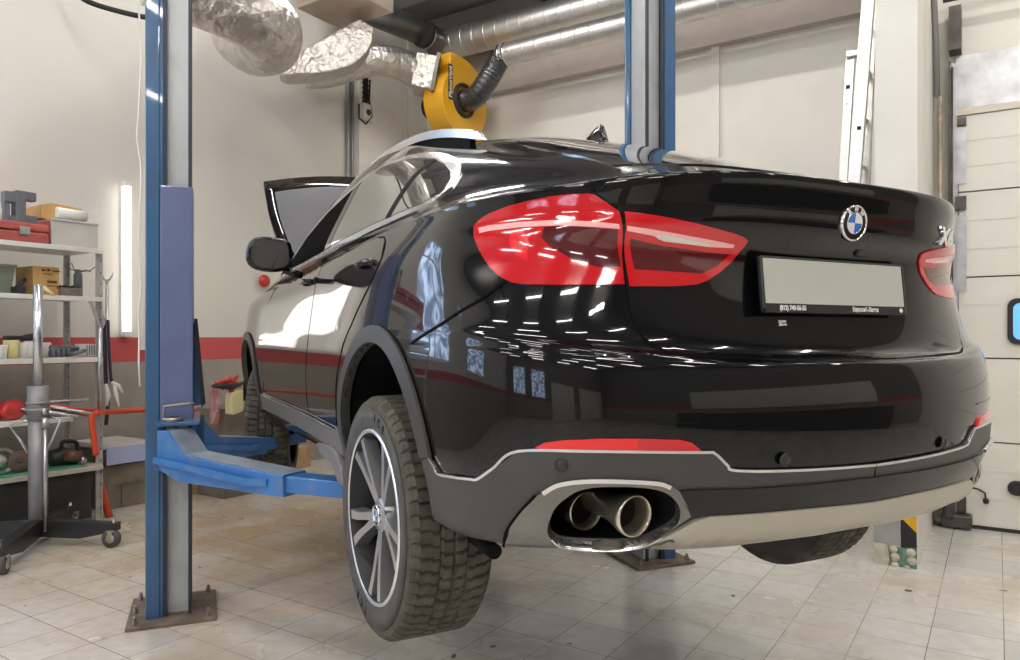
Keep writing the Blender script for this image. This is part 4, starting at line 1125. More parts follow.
def arm(pv, tgt, sz, nm):
    """box-section telescopic arm from pivot to the pad under the sill"""
    t = toL(tgt); d = Vector((t.x - pv.x, t.y - pv.y, 0)); Ln = d.length; d.normalize(); s = Vector((-d.y, d.x, 0))
    z0 = ZA - .07
    def M(x): return frame(Vector((pv.x, pv.y, 0)) + d * x, d, s, Vector((0, 0, 1)))
    b = MB()
    prof = [(-.02, z0 + .10), (.06, z0 + .10), (.17, z0 - .01), (Ln * .62, z0 - .055), (Ln * .62, z0 - .15), (.14, z0 - .14), (-.02, z0 - .09)]
    Mp = frame(Vector((pv.x, pv.y, 0)), d, Vector((0, 0, 1)), s)
    b.prism(prof, -.075, .075, Mp); o = lp(b, 'lift_arm', lift_arm, bevel=.004)
    b = MB(); tp_ = [(.06, z0 + .101), (.17, z0 - .009), (Ln * .62, z0 - .054), (Ln * .62, z0 - .050), (.17, z0 - .005), (.06, z0 + .105)]
    b.prism(tp_, -.068, .068, Mp); lp(b, 'arm_top', top_grey, o)
    b = MB()
    for sd in (-1, 1):
        b.tube([Mp @ Vector((-.03, z0 - .045, sd * .085)), Mp @ Vector((Ln * .30, z0 - .075, sd * .10)), Mp @ Vector((Ln * .46, z0 - .095, sd * .10)), Mp @ Vector((Ln * .55, z0 - .09, sd * .078))], 1.0, flat=(.006, .016))
    lp(b, 'arm_rib', lift_arm, o)
    b = MB(); c = (Ln * .62 + Ln * .98) / 2; b.prism([(Ln * .55, z0 - .06), (Ln * 1.04, z0 - .05), (Ln * 1.04, z0 - .12), (Ln * .55, z0 - .135)], -.058, .058, Mp); o2 = lp(b, 'arm_extension', lift_arm, o, bevel=.006)
    return o, Vector((t.x, t.y, z0 - .085))
tgtR = c2w((.80, .72, 0)); tgtF = c2w((2.70, .70, 0))
a1, e1 = arm(piv1, tgtR, 1, 'rear'); a2, e2 = arm(piv2, tgtF, 1, 'front')
for a_, e_ in ((a1, e1), (a2, e2)):
    top = CAR_Z + .305
    b = MB(); b.cyl(e_, Vector((e_.x, e_.y, top - .03)), .035, 16); st_ = lp(b, 'pad_screw', bolt_m, a_)
    b = MB(); b.lathe([(0, top - .03), (.07, top - .03), (.075, top - .02), (.07, top), (0, top)], 24, Matrix.Translation((e_.x, e_.y, 0))); lp(b, 'lift_pad', rubber, a_)
# arms of the far post, mirrored
def PR(p): return pr - LFW * p[0] - LLW * p[1] + Vector((0, 0, p[2]))
b = MB(); b.box((-.0, -.06, (zt + zb) / 2), (.285, .155, zt - zb), bev=.006); b.build('lift_carriage', carr_m, post2)
b = MB(); b.box((.0, -.10, ZA + .06), (.36, .22, .02), bev=.004); b.box((0, -.10, ZA - .16), (.36, .22, .02), bev=.004); b.build('arm_bracket', lift_blue, post2)
for pv, tg_ in ((Vector((.10, -.15, ZA)), c2w((.80, -.72, 0))), (Vector((-.12, -.15, ZA)), c2w((2.60, -.70, 0)))):
    d0 = Vector(tg_) - pr; t = Vector((-d0.dot(LFW), -d0.dot(LLW), 0)); d = (t - Vector((pv.x, pv.y, 0))); Ln = d.length; d.normalize(); s = Vector((-d.y, d.x, 0))
    Mp = frame(Vector((pv.x, pv.y, 0)), d, Vector((0, 0, 1)), s); z0 = ZA - .07
    b = MB(); b.prism([(-.02, z0 + .10), (.06, z0 + .10), (.17, z0 - .01), (Ln * .62, z0 - .055), (Ln * .62, z0 - .15), (.14, z0 - .14), (-.02, z0 - .09)], -.075, .075, Mp); o = b.build('lift_arm', lift_arm, post2)
    b = MB(); b.prism([(Ln * .55, z0 - .06), (Ln * 1.04, z0 - .05), (Ln * 1.04, z0 - .12), (Ln * .55, z0 - .135)], -.058, .058, Mp); b.build('arm_extension', lift_arm, o)
    top = CAR_Z + .305
    b = MB(); b.cyl((t.x, t.y, z0 - .085), (t.x, t.y, top - .03), .035, 16); b.lathe([(0, top - .03), (.07, top - .03), (.075, top - .02), (.07, top), (0, top)], 24, Matrix.Translation((t.x, t.y, 0))); b.build('lift_pad', rubber, o)
# hydraulic hoses clipped to the far post and the thin cable beside the near post
b = MB(); 
for yy_, rr in ((-.128, .024),): b.cyl((-.10, yy_, .1), (-.10, yy_, 4.1), rr, 10)
b.build('hose', lift_blue, post2)
b = MB(); cpts = []
for i in range(24):
    z = 1.2 + i * .125; cpts.append((-.13, .11 + .006 * math.sin(i * 1.3) + (.012 if i % 7 == 3 else 0), z))
b.tube(cpts, .005, n=6); b.build('cable', mat('white_cable', (.75, .73, .68), .5), post)
# ================================================================= DUCTS AND FAN
foil = mat('aluminium_foil_wrap', (.60, .565, .52), .33, metal=.88, bump=1.0, bscale=11, bdist=.05, var=.15, vscale=9)
spiral = mat('spiral_galvanised_duct', (.66, .64, .61), .40, metal=.9, var=.08, vscale=5)
grey_duct = mat('dark_grey_duct', (.17, .17, .18), .3, metal=.8, var=.15, vscale=5)
black_foil = mat('black_foil_hose', (.03, .032, .035), .25, coat=.5, bump=.6, bscale=30)
yellow = mat('fan_yellow', (.78, .40, .02), .38, coat=.3)
def ribbed(path, r, pitch, n=28, depth=.005):
    """tube with raised spiral seams at a pitch along its path"""
    P = [Vector(p) for p in path]; out = []; rr = []
    L = 0
    for i in range(len(P) - 1):
        d = (P[i + 1] - P[i]); k = max(1, int(d.length / pitch)); 
        for j in range(k):
            for t, e in ((0, 0), (.04, 0), (.86, 0), (.90, 0), (.915, depth), (.965, depth), (.98, 0)):
                out.append(P[i] + d * ((j + t) / k)); rr.append(r + e)
    out.append(P[-1]); rr.append(r)
    return out, rr
# two spiral ducts along the right wall
z1 = onB(452, 44, .50).z; z2 = onB(507, 54, .86).z
a1_ = ab(onB(447, 44, .50))[0]; a2_ = ab(onB(503, 54, .86))[0]
pts, rr = ribbed([rm(a1_, .50, z1), rm(6.0, .50, z1)], .185, .17); b = MB(); b.tube(pts, rr, n=28)
d1 = b.build('spiral_duct', spiral); tag(d1, 'upper spiral steel duct along the right wall, joined to the dark grey duct', 'duct', 'spiral ducts')
b = MB(); b.cyl(rm(a1_ - .03, .50, z1), rm(a1_ + .05, .50, z1), .198, 28); b.build('duct_collar', satchrome, d1)
pts, rr = ribbed([rm(a2_, .86, z2), rm(6.0, .86, z2)], .125, .17); b = MB(); b.tube(pts, rr, n=28)
d2 = b.build('spiral_duct', spiral); tag(d2, 'lower spiral steel duct along the right wall, fed by the black hose', 'duct', 'spiral ducts')
for k in (-.02, .05):
    b = MB(); b.cyl(rm(a2_ + k, .86, z2), rm(a2_ + k + .03, .86, z2), .137, 28); b.build('duct_collar', satchrome, d2)
# hangers
for a_ in (2.6, 4.6):
    b = MB(); b.cyl(rm(a_, .50, z1 + .15), rm(a_, .50, ZC), .006, 6); tag(b.build('duct_hanger', steel_d), 'thin steel rod hanging the spiral ducts from the ceiling', 'rod', 'duct hanger rods')
# dark grey duct: elbow and straight run to the upper left
pA = rm(a1_ - .03, .50, z1)
q = [pA, rm(a1_ - .14, .51, z1 + .01), onD(432, 38, 9.4), onD(418, 31, 9.2), onD(397, 22, 8.9), onD(372, 12, 8.6), onD(345, 1, 8.4)]
b = MB(); b.tube(smooth_poly([tuple(p) for p in q], 6), .155, n=24); gd = b.build('grey_duct', grey_duct); tag(gd, 'dark grey round duct elbow running up left to the ceiling', 'duct')
for (x, y, d, nx, ny) in ((424, 34, 9.15, 1, .45),):
    p = onD(x, y, d); t = (onD(432, 38, 9.4) - onD(418, 31, 9.2)).normalized(); b = MB(); b.cyl(p - t * .03, p + t * .03, .168, 24); b.build('duct_collar', rubber, gd)
    b = MB(); b.cyl(p + t * .035, p + t * .05, .166, 24); b.build('duct_clamp', satchrome, gd)
# yellow centrifugal fan
FD = 9.15
fc = onD(454, 103, FD); fx = Vector((.80, -.55, 0)).normalized()     # axis towards viewer right
fax = Vector((.83, -.56, 0)).normalized(); fup = Vector((0, 0, 1)); fside = fup.cross(fax).normalized()
fan = empty('extractor_fan', fc - Vector((0, 0, .42)), label='yellow centrifugal extractor fan hanging under the ducts in the corner', cat='fan'); bpy.context.view_layer.update()
def fp(o): o.parent = fan; o.matrix_parent_inverse = fan.matrix_world.inverted(); return o
FM = frame(fc, fside, fup, fax)
scroll = []
for i in range(33):
    t = math.radians(90 - 330 * i / 32); r = lerp(.52, .38, i / 32); scroll.append((r * math.cos(t), r * math.sin(t)))
scroll += [(-.26, .38), (-.26, .52)]
b = MB(); b.prism(scroll, -.15, .15, FM); fp(b.build('fan_housing', yellow, bevel=.01))
b = MB(); b.lathe([(.17, .15), (.21, .15), (.21, .17), (.17, .19)], 32, FM); fp(b.build('fan_inlet', rubber))
b = MB(); b.cyl(FM @ Vector((0, 0, -.15)), FM @ Vector((0, 0, -.42)), .13, 24); fp(b.build('fan_motor', rubber))
b = MB(); b.box((-.26, .16, .152), (.08, .42, .004)); lb_ = fp(b.build('fan_label', rubber, None, FM))
paper_w = mat('label_white', (.8, .78, .74), .5)
t_ = text_obj('fan_lettering', 'PlymoVent', .085, paper_w, None, FM @ Matrix.Translation((-.26, .16, .155)) @ Rz(PI / 2), .001, bold=.002); fp(t_)
# black foil hose from fan to the lower spiral duct
hs = [FM @ Vector((0, 0, .16)), FM @ Vector((0, 0, .28)), onB(480, 92, .90), onB(490, 76, .88), rm(a2_ - .10, .86, z2 - .10), rm(a2_ - .02, .86, z2)]
pp = smooth_poly([tuple(p) for p in hs], 12); b = MB(); b.tube(pp, [.130 + (.008 if i % 3 == 0 else 0) for i in range(len(pp))], n=22)
tag(b.build('flexible_hose', black_foil), 'black foil flexible hose from the yellow fan to the lower spiral duct', 'hose')
# foil-wrapped ducts, left to right
def foil_duct(px_pts, r, label):
    P = smooth_poly([tuple(onD(*q)) for q in px_pts], 8); b = MB(); b.tube(P, r, n=26)
    return tag(b.build('foil_duct', foil), label, 'duct', 'foil wrapped ducts')
fA = foil_duct([(150, -30, 5.3), (200, -8, 5.5), (245, 12, 5.7), (268, 26, 5.95), (270, 42, 6.2), (258, 46, 6.45), (247, 42, 6.7), (240, 37, 6.95)], .25, 'thick foil wrapped duct bending back on itself beside the near lift post')
# rectangular foil elbow
top_ = smooth_poly([(277, 72), (300, 52), (325, 37), (345, 26), (360, 18)], 5); bot_ = smooth_poly([(374, 27), (370, 46), (356, 62), (332, 71), (305, 75), (284, 76)], 5)
P = [onD(x, y, 7.55) for x, y in top_ + bot_]; dv = Vector((-.10, .42, .05))
b = MB(); n = len(P); b.add(P + [p + dv for p in P], [[i, (i + 1) % n, n + (i + 1) % n, n + i] for i in range(n)] + [list(range(n))[::-1], list(range(n, 2 * n))])
o = b.build('foil_duct', foil, bevel=.02); tag(o, 'rectangular foil wrapped elbow rising between the two round foil ducts', 'duct', 'foil wrapped ducts')
fC = foil_duct([(306, 72, 8.3), (328, 71, 8.4), (352, 64, 8.55), (380, 60, 8.7), (405, 66, 8.9), (420, 76, 9.0)], .18, 'slimmer foil wrapped duct dipping down into the yellow fan')
b = MB(); t = Vector((.98, .05, -.18)).normalized(); s_ = Vector((0, 0, 1)).cross(t).normalized(); u_ = t.cross(s_)
Mx = frame(onD(424, 76, 9.0), s_, u_, t); b.box((0, 0, .02), (.40, .40, .26), bev=.01); b.build('duct_transition', foil, fC, Mx)
b = MB(); b.box((0, 0, .15), (.48, .46, .04)); b.build('duct_flange', steel_d, fC, Mx)
# metal air box above the foil elbow
b = MB(); b.box(onD(345, -9, 7.5), (.76, .62, .40), M=TOA, bev=.02); tag(b.build('air_box', mat('air_box_foil', (.55, .45, .38), .35, metal=.6, bump=.3, bscale=20)), 'brownish metal air box at the ceiling above the foil elbow', 'box')
# ceiling beams
for i, (b0, w, z0) in enumerate(((.75, .35, 5.55), (3.6, .35, 5.5), (6.4, .35, 5.5))):
    rbox('ceiling_beam', -.0, 12.8, b0, b0 + w, z0, ZC, mat('beam_grey_%d' % i, (.16, .16, .17), .6))
for i, a_ in enumerate((1.9, 5.2)):
    rbox('ceiling_joist', a_, a_ + .22, .0, 15.8, 5.7, ZC, MATS['beam_grey_0'])
# black sagging cable at the upper left
b = MB(); b.tube(smooth_poly([tuple(onD(*q)) for q in ((70, -12, 6.3), (85, 0, 6.3), (110, 9, 6.4), (150, 18, 6.5), (200, 23, 6.7), (240, 18, 6.9))], 6), .022, n=8)
tag(b.build('cable', rubber), 'black sagging cable at the top left behind the lift post', 'cable')
# wall socket and cable chain beside the corner conduits
b = MB(); sp0 = onA(366, 113, .09); b.box(sp0, (.09, .18, .22), M=TOA, bev=.015); so = b.build('wall_socket', mat('socket_white', (.68, .66, .60), .4)); tag(so, 'white wall socket box below the black chain near the corner', 'socket')
b = MB(); b.lathe([(0, .05), (.04, .05), (.05, .02), (.05, 0)], 18, frame(sp0, -RB, Vector((0, 0, 1)), RA)); b.build('socket_plug', steel_d, so)
b = MB()
for i in range(11):
    p = onA(365 + (i % 2) * 1.0, 78 + i * 2.4, .11); b.box(p, (.03, .06, .055), M=TOA @ Rx(.4 if i % 2 else -.4))
tag(b.build('cable_chain', rubber), 'short black cable chain hanging above the white wall socket', 'chain')
b = MB()
b.tube([onA(370, 80, .1), onA(369, 100, .12), onA(372, 116, .13), onA(366, 124, .13), onA(359, 118, .12), onA(359, 104, .11)], .012, n=6); tag(b.build('cable_loop', rubber), 'thin black cable looped around the white wall socket', 'cable')
# ================================================================= LEFT-HAND CLUTTER
zinc = mat('perforated_shelf_steel', (.55, .53, .50), .35, metal=.5, var=.15, vscale=10)
shelf_w = mat('pale_shelf_board', (.72, .70, .66), .45, var=.08, vscale=6, dirt=(.45, .42, .38), dscale=6, damt=.4)
redm = mat('red_plastic', (.55, .03, .025), .35, coat=.3)
redworn = mat('worn_red_case', (.42, .09, .08), .45, var=.25, vscale=10)
steel = mat('bright_steel', (.60, .60, .60), .3, metal=.9, var=.15, vscale=20)
cast_grey = mat('cast_grey_paint', (.13, .14, .16), .45, var=.1)
card = mat('orange_cardboard', (.62, .36, .13), .7, var=.12, vscale=9)
paper = mat('white_paper', (.82, .81, .78), .6)
boxgrey = mat('pale_sheet_box', (.60, .58, .54), .4, metal=.2, var=.08)
greenp = mat('murky_green_plastic', (.22, .25, .19), .25, coat=.3)
yellowp = mat('yellowed_plastic', (.72, .63, .30), .35)
greenmat = mat('green_mat', (.10, .34, .22), .6, var=.2, vscale=14)
wood = mat('bare_wood_block', (.50, .33, .18), .7, var=.25, vscale=6, bump=.1)
orange_h = mat('orange_red_hose', (.75, .08, .03), .4)
SA = .82                                            # shelf front plane (a), back at .04
def A_(px_, py, a): return ab(onA(px_, py, a))
sb1 = 4.99
S = empty('shelf_unit', rm(.43, 5.9, 0), label='perforated steel shelf unit against the left wall, cropped by the frame', cat='shelf'); bpy.context.view_layer.update()
def sp(o): o.parent = S; o.matrix_parent_inverse = S.matrix_world.inverted(); return o
zt_ = 2.16
for a_, b_ in ((SA - .02, sb1), (.30, sb1), (SA - .02, 6.8), (.30, 6.8)):
    b = MB(); ztop = 2.14 if b_ == sb1 and a_ > .5 else 2.13
    b.box(rm(a_, b_, ztop / 2), (.036, .006, ztop), M=TOA); b.box(rm(a_ - .016, b_ + .018, ztop / 2), (.006, .036, ztop), M=TOA)
    for i in range(22): b.cyl(rm(a_, b_ + .0028, .1 + i * .093), rm(a_, b_ + .0036, .1 + i * .093), .008, 8, mi=1)
    sp(b.build('post', [zinc, blackm]))
Z = dict(top=A_(50, 244, SA)[2] - .0, second=1.765, third=1.293, fourth=.845, fifth=.445)
for k, z in Z.items():
    b = MB(); b0 = sb1 + .0 if k != 'fourth' else 5.22
    b.box(rm(.55, (b0 + 6.82) / 2, z - .012), (.54, 6.82 - b0, .02), M=TOA); b.box(rm(SA + .005, (b0 + 6.82) / 2, z - .02), (.012, 6.82 - b0, .036), M=TOA, bev=.003)
    sp(b.build('shelf_board', shelf_w if k != 'fifth' else mat('fifth_board', (.50, .46, .38), .5, var=.2)))
# dark boxed lower part of the unit and its back sheet
sp(rbox('lower_cabinet', .26, SA - .03, 5.06, 6.8, .04, .40, mat('dark_lower_box', (.035, .032, .028), .7, var=.3), None))
b = MB(); b.box(rm(.55, 5.85, Z['fifth'] + .004), (.50, 1.5, .006), M=TOA); o = b.build('green_mat', greenmat); tag(o, 'green work mat lying on the lowest shelf board', 'mat')
def on_shelf(px_, py, a, z):       # centre on the shelf plane a at a pixel column; returns b coordinate
    return ab(onA(px_, py, a))[1]
def item(name, label, cat, group=None): return lambda b, m, bevel=0.0: tag(b.build(name, m, bevel=bevel), label, cat, group)
def bxa(b, a0, a1, b0, b1, z0, z1, bev=0.0, mi=0): return b.box(rm((a0 + a1) / 2, (b0 + b1) / 2, (z0 + z1) / 2), (a1 - a0, abs(b1 - b0), z1 - z0), M=TOA, bev=bev, mi=mi)
def bcol(px_, a): return ab(onA(px_, 300, a))[1]
# --- top shelf
zT = Z['top']
t = empty('storage_box', rm(.5, 5.2, zT), label='pale metal box with a red end on the top shelf, at its right end', cat='box'); bpy.context.view_layer.update()
b = MB(); b0, b1 = bcol(98, .72), bcol(51, .72); bxa(b, .30, .72, b0, b1, zT, zT + .205, bev=.006); o = b.build('box_body', boxgrey); o.parent = t; o.matrix_parent_inverse = t.matrix_world.inverted()
b = MB(); bxa(b, .29, .73, b0 - .005, b1 + .005, zT + .195, zT + .212, bev=.004); o = b.build('box_lid', boxgrey); o.parent = t; o.matrix_parent_inverse = t.matrix_world.inverted()
b = MB(); bxa(b, .31, .71, b1 + .004, b1 + .012, zT + .012, zT + .19); o = b.build('red_end', redm); o.parent = t; o.matrix_parent_inverse = t.matrix_world.inverted()
boxb1 = b1
t = empty('tool_case', rm(.5, 5.6, zT), label='long worn red tool case on the top shelf, left of the pale box', cat='case'); bpy.context.view_layer.update()
def kid(o, t): o.parent = t; o.matrix_parent_inverse = t.matrix_world.inverted(); return o
b0, b1 = boxb1 + .03, 6.55
b = MB(); bxa(b, .34, .76, b0, b1, zT, zT + .085, bev=.015); kid(b.build('case_body', redworn), t)
b = MB(); bxa(b, .335, .765, b0 - .004, b1, zT + .088, zT + .15, bev=.018); kid(b.build('case_lid', redworn), t)
for q in (b0 + .14, b0 + .55): 
    b = MB(); bxa(b, .755, .78, q, q + .07, zT + .055, zT + .115, bev=.006); kid(b.build('latch', steel), t)
b = MB(); bxa(b, .765, .775, b0 + .25, b0 + .45, zT + .09, zT + .105, bev=.003); kid(b.build('case_rib', redworn), t)
# grey C-frame on the case
zc_ = zT + .152
b = MB(); bL, bR = bcol(5, .66), bcol(38, .66)
def cpx(x): return bcol(x, .72)
zf = lambda y: A_(20, y, .72)[2]
bxa(b, .62, .71, cpx(27), cpx(17), zc_, zf(190), bev=.006); bxa(b, .63, .70, cpx(38), cpx(17), zf(199), zf(190), bev=.006); bxa(b, .63, .70, cpx(39), cpx(26), zc_, zc_ + .06, bev=.006)
bxa(b, .63, .70, cpx(20), cpx(6), zf(203), zf(192), bev=.006); bxa(b, .64, .69, cpx(12), cpx(6), zc_, zf(200)); bxa(b, .63, .70, cpx(24), cpx(10), zc_, zc_ + .045)
item('bearing_puller', 'grey cast C-shaped press frame standing on the red tool case', 'tool')(b, cast_grey)
t = empty('paper_box', rm(.5, 5.2, zT + .213), label='opened cardboard box with a white paper roll on top of the pale box', cat='box'); bpy.context.view_layer.update()
b = MB(); q0, q1 = bcol(80, .55), bcol(35, .55); zb_ = zT + .213
P = [(q1, zb_), (q1, zb_ + .10), (q1 - .08, zb_ + .125), (q0 + .03, zb_ + .11), (q0, zb_ + .06), (q0, zb_)]
Mq = frame(rm(.38, 0, 0), RB, Vector((0, 0, 1)), RA); b.prism(P, 0, .26, Mq); kid(b.build('carton', card), t)
b = MB(); b.cyl(rm(.665, q1 - .10, zb_ + .055), rm(.665, q0 + .015, zb_ + .05), .042, 18); kid(b.build('paper_roll', paper), t)
b = MB(); b.lathe([(0, 0), (.04, 0), (.04, .09), (.03, .10), (.03, .115), (0, .115)], 16, Matrix.Translation(rm(.62, bcol(2, .62), zT + .152))); item('glass_jar', 'small pale jar at the left edge beside the grey press frame', 'jar')(b, mat('pale_jar', (.62, .62, .52), .2))
# --- second shelf
zS = Z['second']
b = MB(); q0, q1 = bcol(14, .6), bcol(-30, .6); P = [(q0, zS + .21), (q1, zS + .21), (q1 - .02, zS), (q0 + .03, zS)]
b.prism(P, 0, .34, frame(rm(.28, 0, 0), RB, Vector((0, 0, 1)), RA)); bb_ = item('plastic_bin', 'murky green plastic bin at the left end of the second shelf', 'bin')(b, greenp)
b = MB(); bxa(b, .27, .63, q0 - .012, q1, zS + .20, zS + .222, bev=.004); b.build('bin_rim', greenp, bb_)
b = MB(); bxa(b, .60, .75, bcol(23, .7), bcol(16, .7), zS, zS + .06, bev=.01); b.tube([rm(.7, bcol(17, .7), zS + .05), rm(.7, bcol(22, .7), zS + .09), rm(.68, bcol(26, .7), zS + .11)], .018, n=8); item('hand_tool', 'small black hand tool between the green bin and the cardboard box', 'tool')(b, blk)
t = empty('cardboard_box', rm(.5, bcol(48, .6), zS), label='orange cardboard box with small black print on the second shelf', cat='box'); bpy.context.view_layer.update()
q0, q1 = bcol(59, .62), bcol(33, .62); b = MB(); bxa(b, .34, .62, q0, q1, zS, zS + .225, bev=.003); kid(b.build('carton', card), t)
brown_ink = mat('print_brown', (.10, .05, .02), .6)
for (u, v, w, h) in ((.06, .19, .03, .012), (.10, .19, .02, .02), (.14, .19, .05, .01), (.07, .165, .07, .006), (.10, .10, .07, .02), (.10, .075, .07, .008), (.17, .06, .03, .02)):
    b = MB(); bxa(b, .62, .622, q1 - u, q1 - u - w, zS + v, zS + v + h); kid(b.build('printed_mark', brown_ink), t)
b = MB(); q0, q1 = bcol(83, .66), bcol(61, .66); bxa(b, .42, .66, q0, q1, zS, zS + .07, bev=.004); tb_ = item('parts_tray', 'shallow grey brown parts box right of the cardboard box', 'box')(b, mat('tray_brown', (.22, .18, .17), .5, var=.3, vscale=20))
b = MB()
for i in range(9): bxa(b, .45 + .02 * (i % 5), .48 + .02 * (i % 5), q1 - .02 - i * .016, q1 - .035 - i * .016, zS + .068, zS + .085 + .006 * (i % 3))
b.build('loose_parts', blk, tb_)
b = MB(); p = rm(.60, bcol(78, .60), zS + .072); b.lathe([(0, 0), (.032, 0), (.032, .11), (.02, .13), (.02, .15), (0, .15)], 14, Matrix.Translation(p)); 
for dx, dz in ((.10, .17), (-.10, .14), (.05, .20), (-.16, .20)): b.tube([p + Vector((0, 0, .13)), p + RB * dx * .6 + Vector((0, 0, .15)), p + RB * dx + Vector((0, 0, dz))], .004, n=5)
item('spray_can', 'dark can with wires sticking out on the parts box', 'can')(b, cast_grey)
b = MB(); b.tube([rm(.80, bcol(43, .8), zS + .06), rm(.83, bcol(54, .83), zS - .005)], .012, n=8); item('stick', 'thin yellow stick leaning on the second shelf before the cardboard box', 'stick')(b, yellowp)
# --- third shelf
zR = Z['third']
b = MB(); b.lathe([(.036, .10), (.033, .10), (.030, .012), (0, .01), (0, 0), (.028, 0), (.036, .10)], 18, Matrix.Translation(rm(.70, bcol(2, .7), zR))); item('cup', 'white cup at the left edge of the third shelf', 'cup')(b, paper)
b = MB(); b.lathe([(0, 0), (.052, 0), (.052, .13), (.046, .135), (0, .135)], 20, Matrix.Translation(rm(.66, bcol(11, .66), zR))); item('yellow_can', 'yellowish can between the white cup and the pole', 'can')(b, yellowp)
p0, p1 = rm(.66, bcol(4, .66), zR + .150), rm(.62, bcol(32, .62), zR + .150)
b = MB(); b.tube([p0, p0.lerp(p1, .6)], .016, n=10); b.tube([p0.lerp(p1, .6), p1], [.018, .036], n=12); item('air_ratchet', 'black hand tool lying across the cans on the third shelf', 'tool')(b, blk)
for x, h in ((23, .105), (30, .115)):
    b = MB(); b.lathe([(0, 0), (.040, 0), (.040, h), (.034, h + .012), (0, h + .012)], 18, Matrix.Translation(rm(.64, bcol(x, .64), zR))); item('tin_can', 'white tin under the black hand tool on the third shelf', 'can', 'white tins on the third shelf')(b, paper)
b = MB(); b.lathe([(0, 0), (.045, 0), (.045, .10), (.04, .115), (0, .115)], 18, Matrix.Translation(rm(.5, bcol(45, .5), zR))); item('plastic_tub', 'white tub just right of the chrome pole on the third shelf', 'tub')(b, paper)
b = MB(); 
for i, x in enumerate((52, 57, 62, 67)): b.lathe([(.012, -.012), (.034, -.012), (.036, 0), (.034, .012), (.012, .012), (.012, -.012)], 14, Matrix.Translation(rm(.66, bcol(x, .66), zR + .036)) @ Rz(ANG_A + PI / 2) @ Ry(PI / 2))
b.tube([rm(.62, bcol(50, .62), zR + .075), rm(.62, bcol(78, .62), zR + .06)], .022, n=10); b.tube([rm(.7, bcol(70, .7), zR + .02), rm(.78, bcol(76, .78), zR + .03), rm(.72, bcol(84, .72), zR + .05)], .016, n=8)
item('gear_set', 'dark geared hand tool lying on the right of the third shelf', 'tool')(b, cast_grey)
b = MB(); bxa(b, .45, .66, bcol(95, .6), bcol(84, .6), zR, zR + .10, bev=.004); sb_ = item('socket_box', 'small ribbed white box at the right end of the third shelf', 'box')(b, paper)
b = MB()
for i in range(4): bxa(b, .66, .664, bcol(86.5 + 2.4 * i, .66) - .006, bcol(86.5 + 2.4 * i, .66), zR + .01, zR + .09)
b.build('box_slots', cast_grey, sb_)
# --- fourth shelf: red reel, bars
zF = Z['fourth']
b = MB(); cR = rm(.72, bcol(13, .72), zF + .075); b.lathe([(0, .10), (.03, .10), (.06, .05), (.075, .03), (.078, -.03), (.05, -.05), (0, -.05)], 24, frame(cR, -RB, Vector((0, 0, 1)), (RA + RB * .9).normalized()))
ro = item('red_reel', 'red round housing with a steel spindle on the fourth shelf', 'tool')(b, redm)
b = MB(); d_ = (RA * .6 - RB).normalized(); b.cyl(cR + d_ * .03, cR + d_ * .15, .014, 10); b.build('spindle', steel, ro)
b = MB(); cR2 = rm(.66, bcol(-4, .66), zF + .07); b.lathe([(0, .06), (.05, .05), (.07, .02), (.07, -.04), (0, -.05)], 20, frame(cR2, -RB, Vector((0, 0, 1)), RA)); item('red_reel', 'second red housing at the left frame edge on the fourth shelf', 'tool')(b, redm)
for i, (x0, y0, x1, y1, a0, a1, m_) in enumerate(((45, 402, 88, 400, .7, .72, steel), (48, 405, 96, 411, .74, .84, redm), (50, 406, 92, 414, .78, .88, steel), (52, 408, 88, 415, .66, .80, redm), (45, 411, 78, 417, .84, .9, steel))):
    b = MB(); P0, P1 = onA(x0, y0, a0), onA(x1, y1, a1); b.tube([P0, P0.lerp(P1, .7), P1], [.013, .012, .016], n=8)
    nm = ['long steel bar on top of the tool pile on the fourth shelf', 'red handled bar pointing right from the fourth shelf', 'lower steel bar pointing right from the fourth shelf', 'red lever under the steel bar on the fourth shelf', 'short steel bar at the front of the fourth shelf pile'][i]
    item('pry_bar', nm, 'tool')(b, m_)
b = MB(); bxa(b, .4, .78, bcol(72, .7), bcol(44, .7), zF + .0, zF + .028); item('steel_plate', 'flat dark steel plate under the bars on the fourth shelf', 'plate')(b, cast_grey)
# --- fifth shelf: drill and wheels on the green mat
zG = Z['fifth'] + .008
t = empty('power_drill', rm(.6, bcol(66, .6), zG), label='black corded power drill with a D-handle on the green mat', cat='power tool'); bpy.context.view_layer.update()
def pxp(x, y, a=.62): return onA(x, y, a)
b = MB(); b.tube([pxp(50, 459), pxp(62, 456), pxp(74, 459), pxp(84, 462)], [.06, .075, .07, .045], n=14); kid(b.build('tool_body', blk), t)
b = MB(); b.tube(smooth_poly([tuple(pxp(*q)) for q in ((61, 448), (63, 442), (72, 441), (77, 444), (77, 452))], 4), .016, n=8); kid(b.build('tool_handle', blk), t)
b = MB(); b.tube([pxp(66, 455, .70), pxp(80, 457, .70)], .045, n=12); kid(b.build('motor_cover', mat('brown_motor', (.16, .07, .04), .4)), t)
b = MB(); b.tube([pxp(80, 460, .74), pxp(86, 461, .74)], [.03, .02], n=12); kid(b.build('drill_chuck', steel), t)
b = MB(); b.tube(smooth_poly([tuple(pxp(*q)) for q in ((77, 448), (88, 449), (95, 453), (97, 458), (92, 464), (70, 466))], 5), .008, n=6); kid(b.build('power_cord', blk), t)
b = MB(); cW = onA(20, 463, .70); b.lathe([(.018, .03), (.03, .035), (.07, .03), (.085, .01), (.085, -.03), (.018, -.03), (.018, .03)], 26, frame(Vector((cW.x, cW.y, zG + .086)), -RB, Vector((0, 0, 1)), (RA + RB * .5).normalized())); item('grinding_wheel', 'brown grinding wheel standing on the green mat left of the drill', 'wheel')(b, mat('wheel_brown', (.16, .10, .085), .6, var=.2))
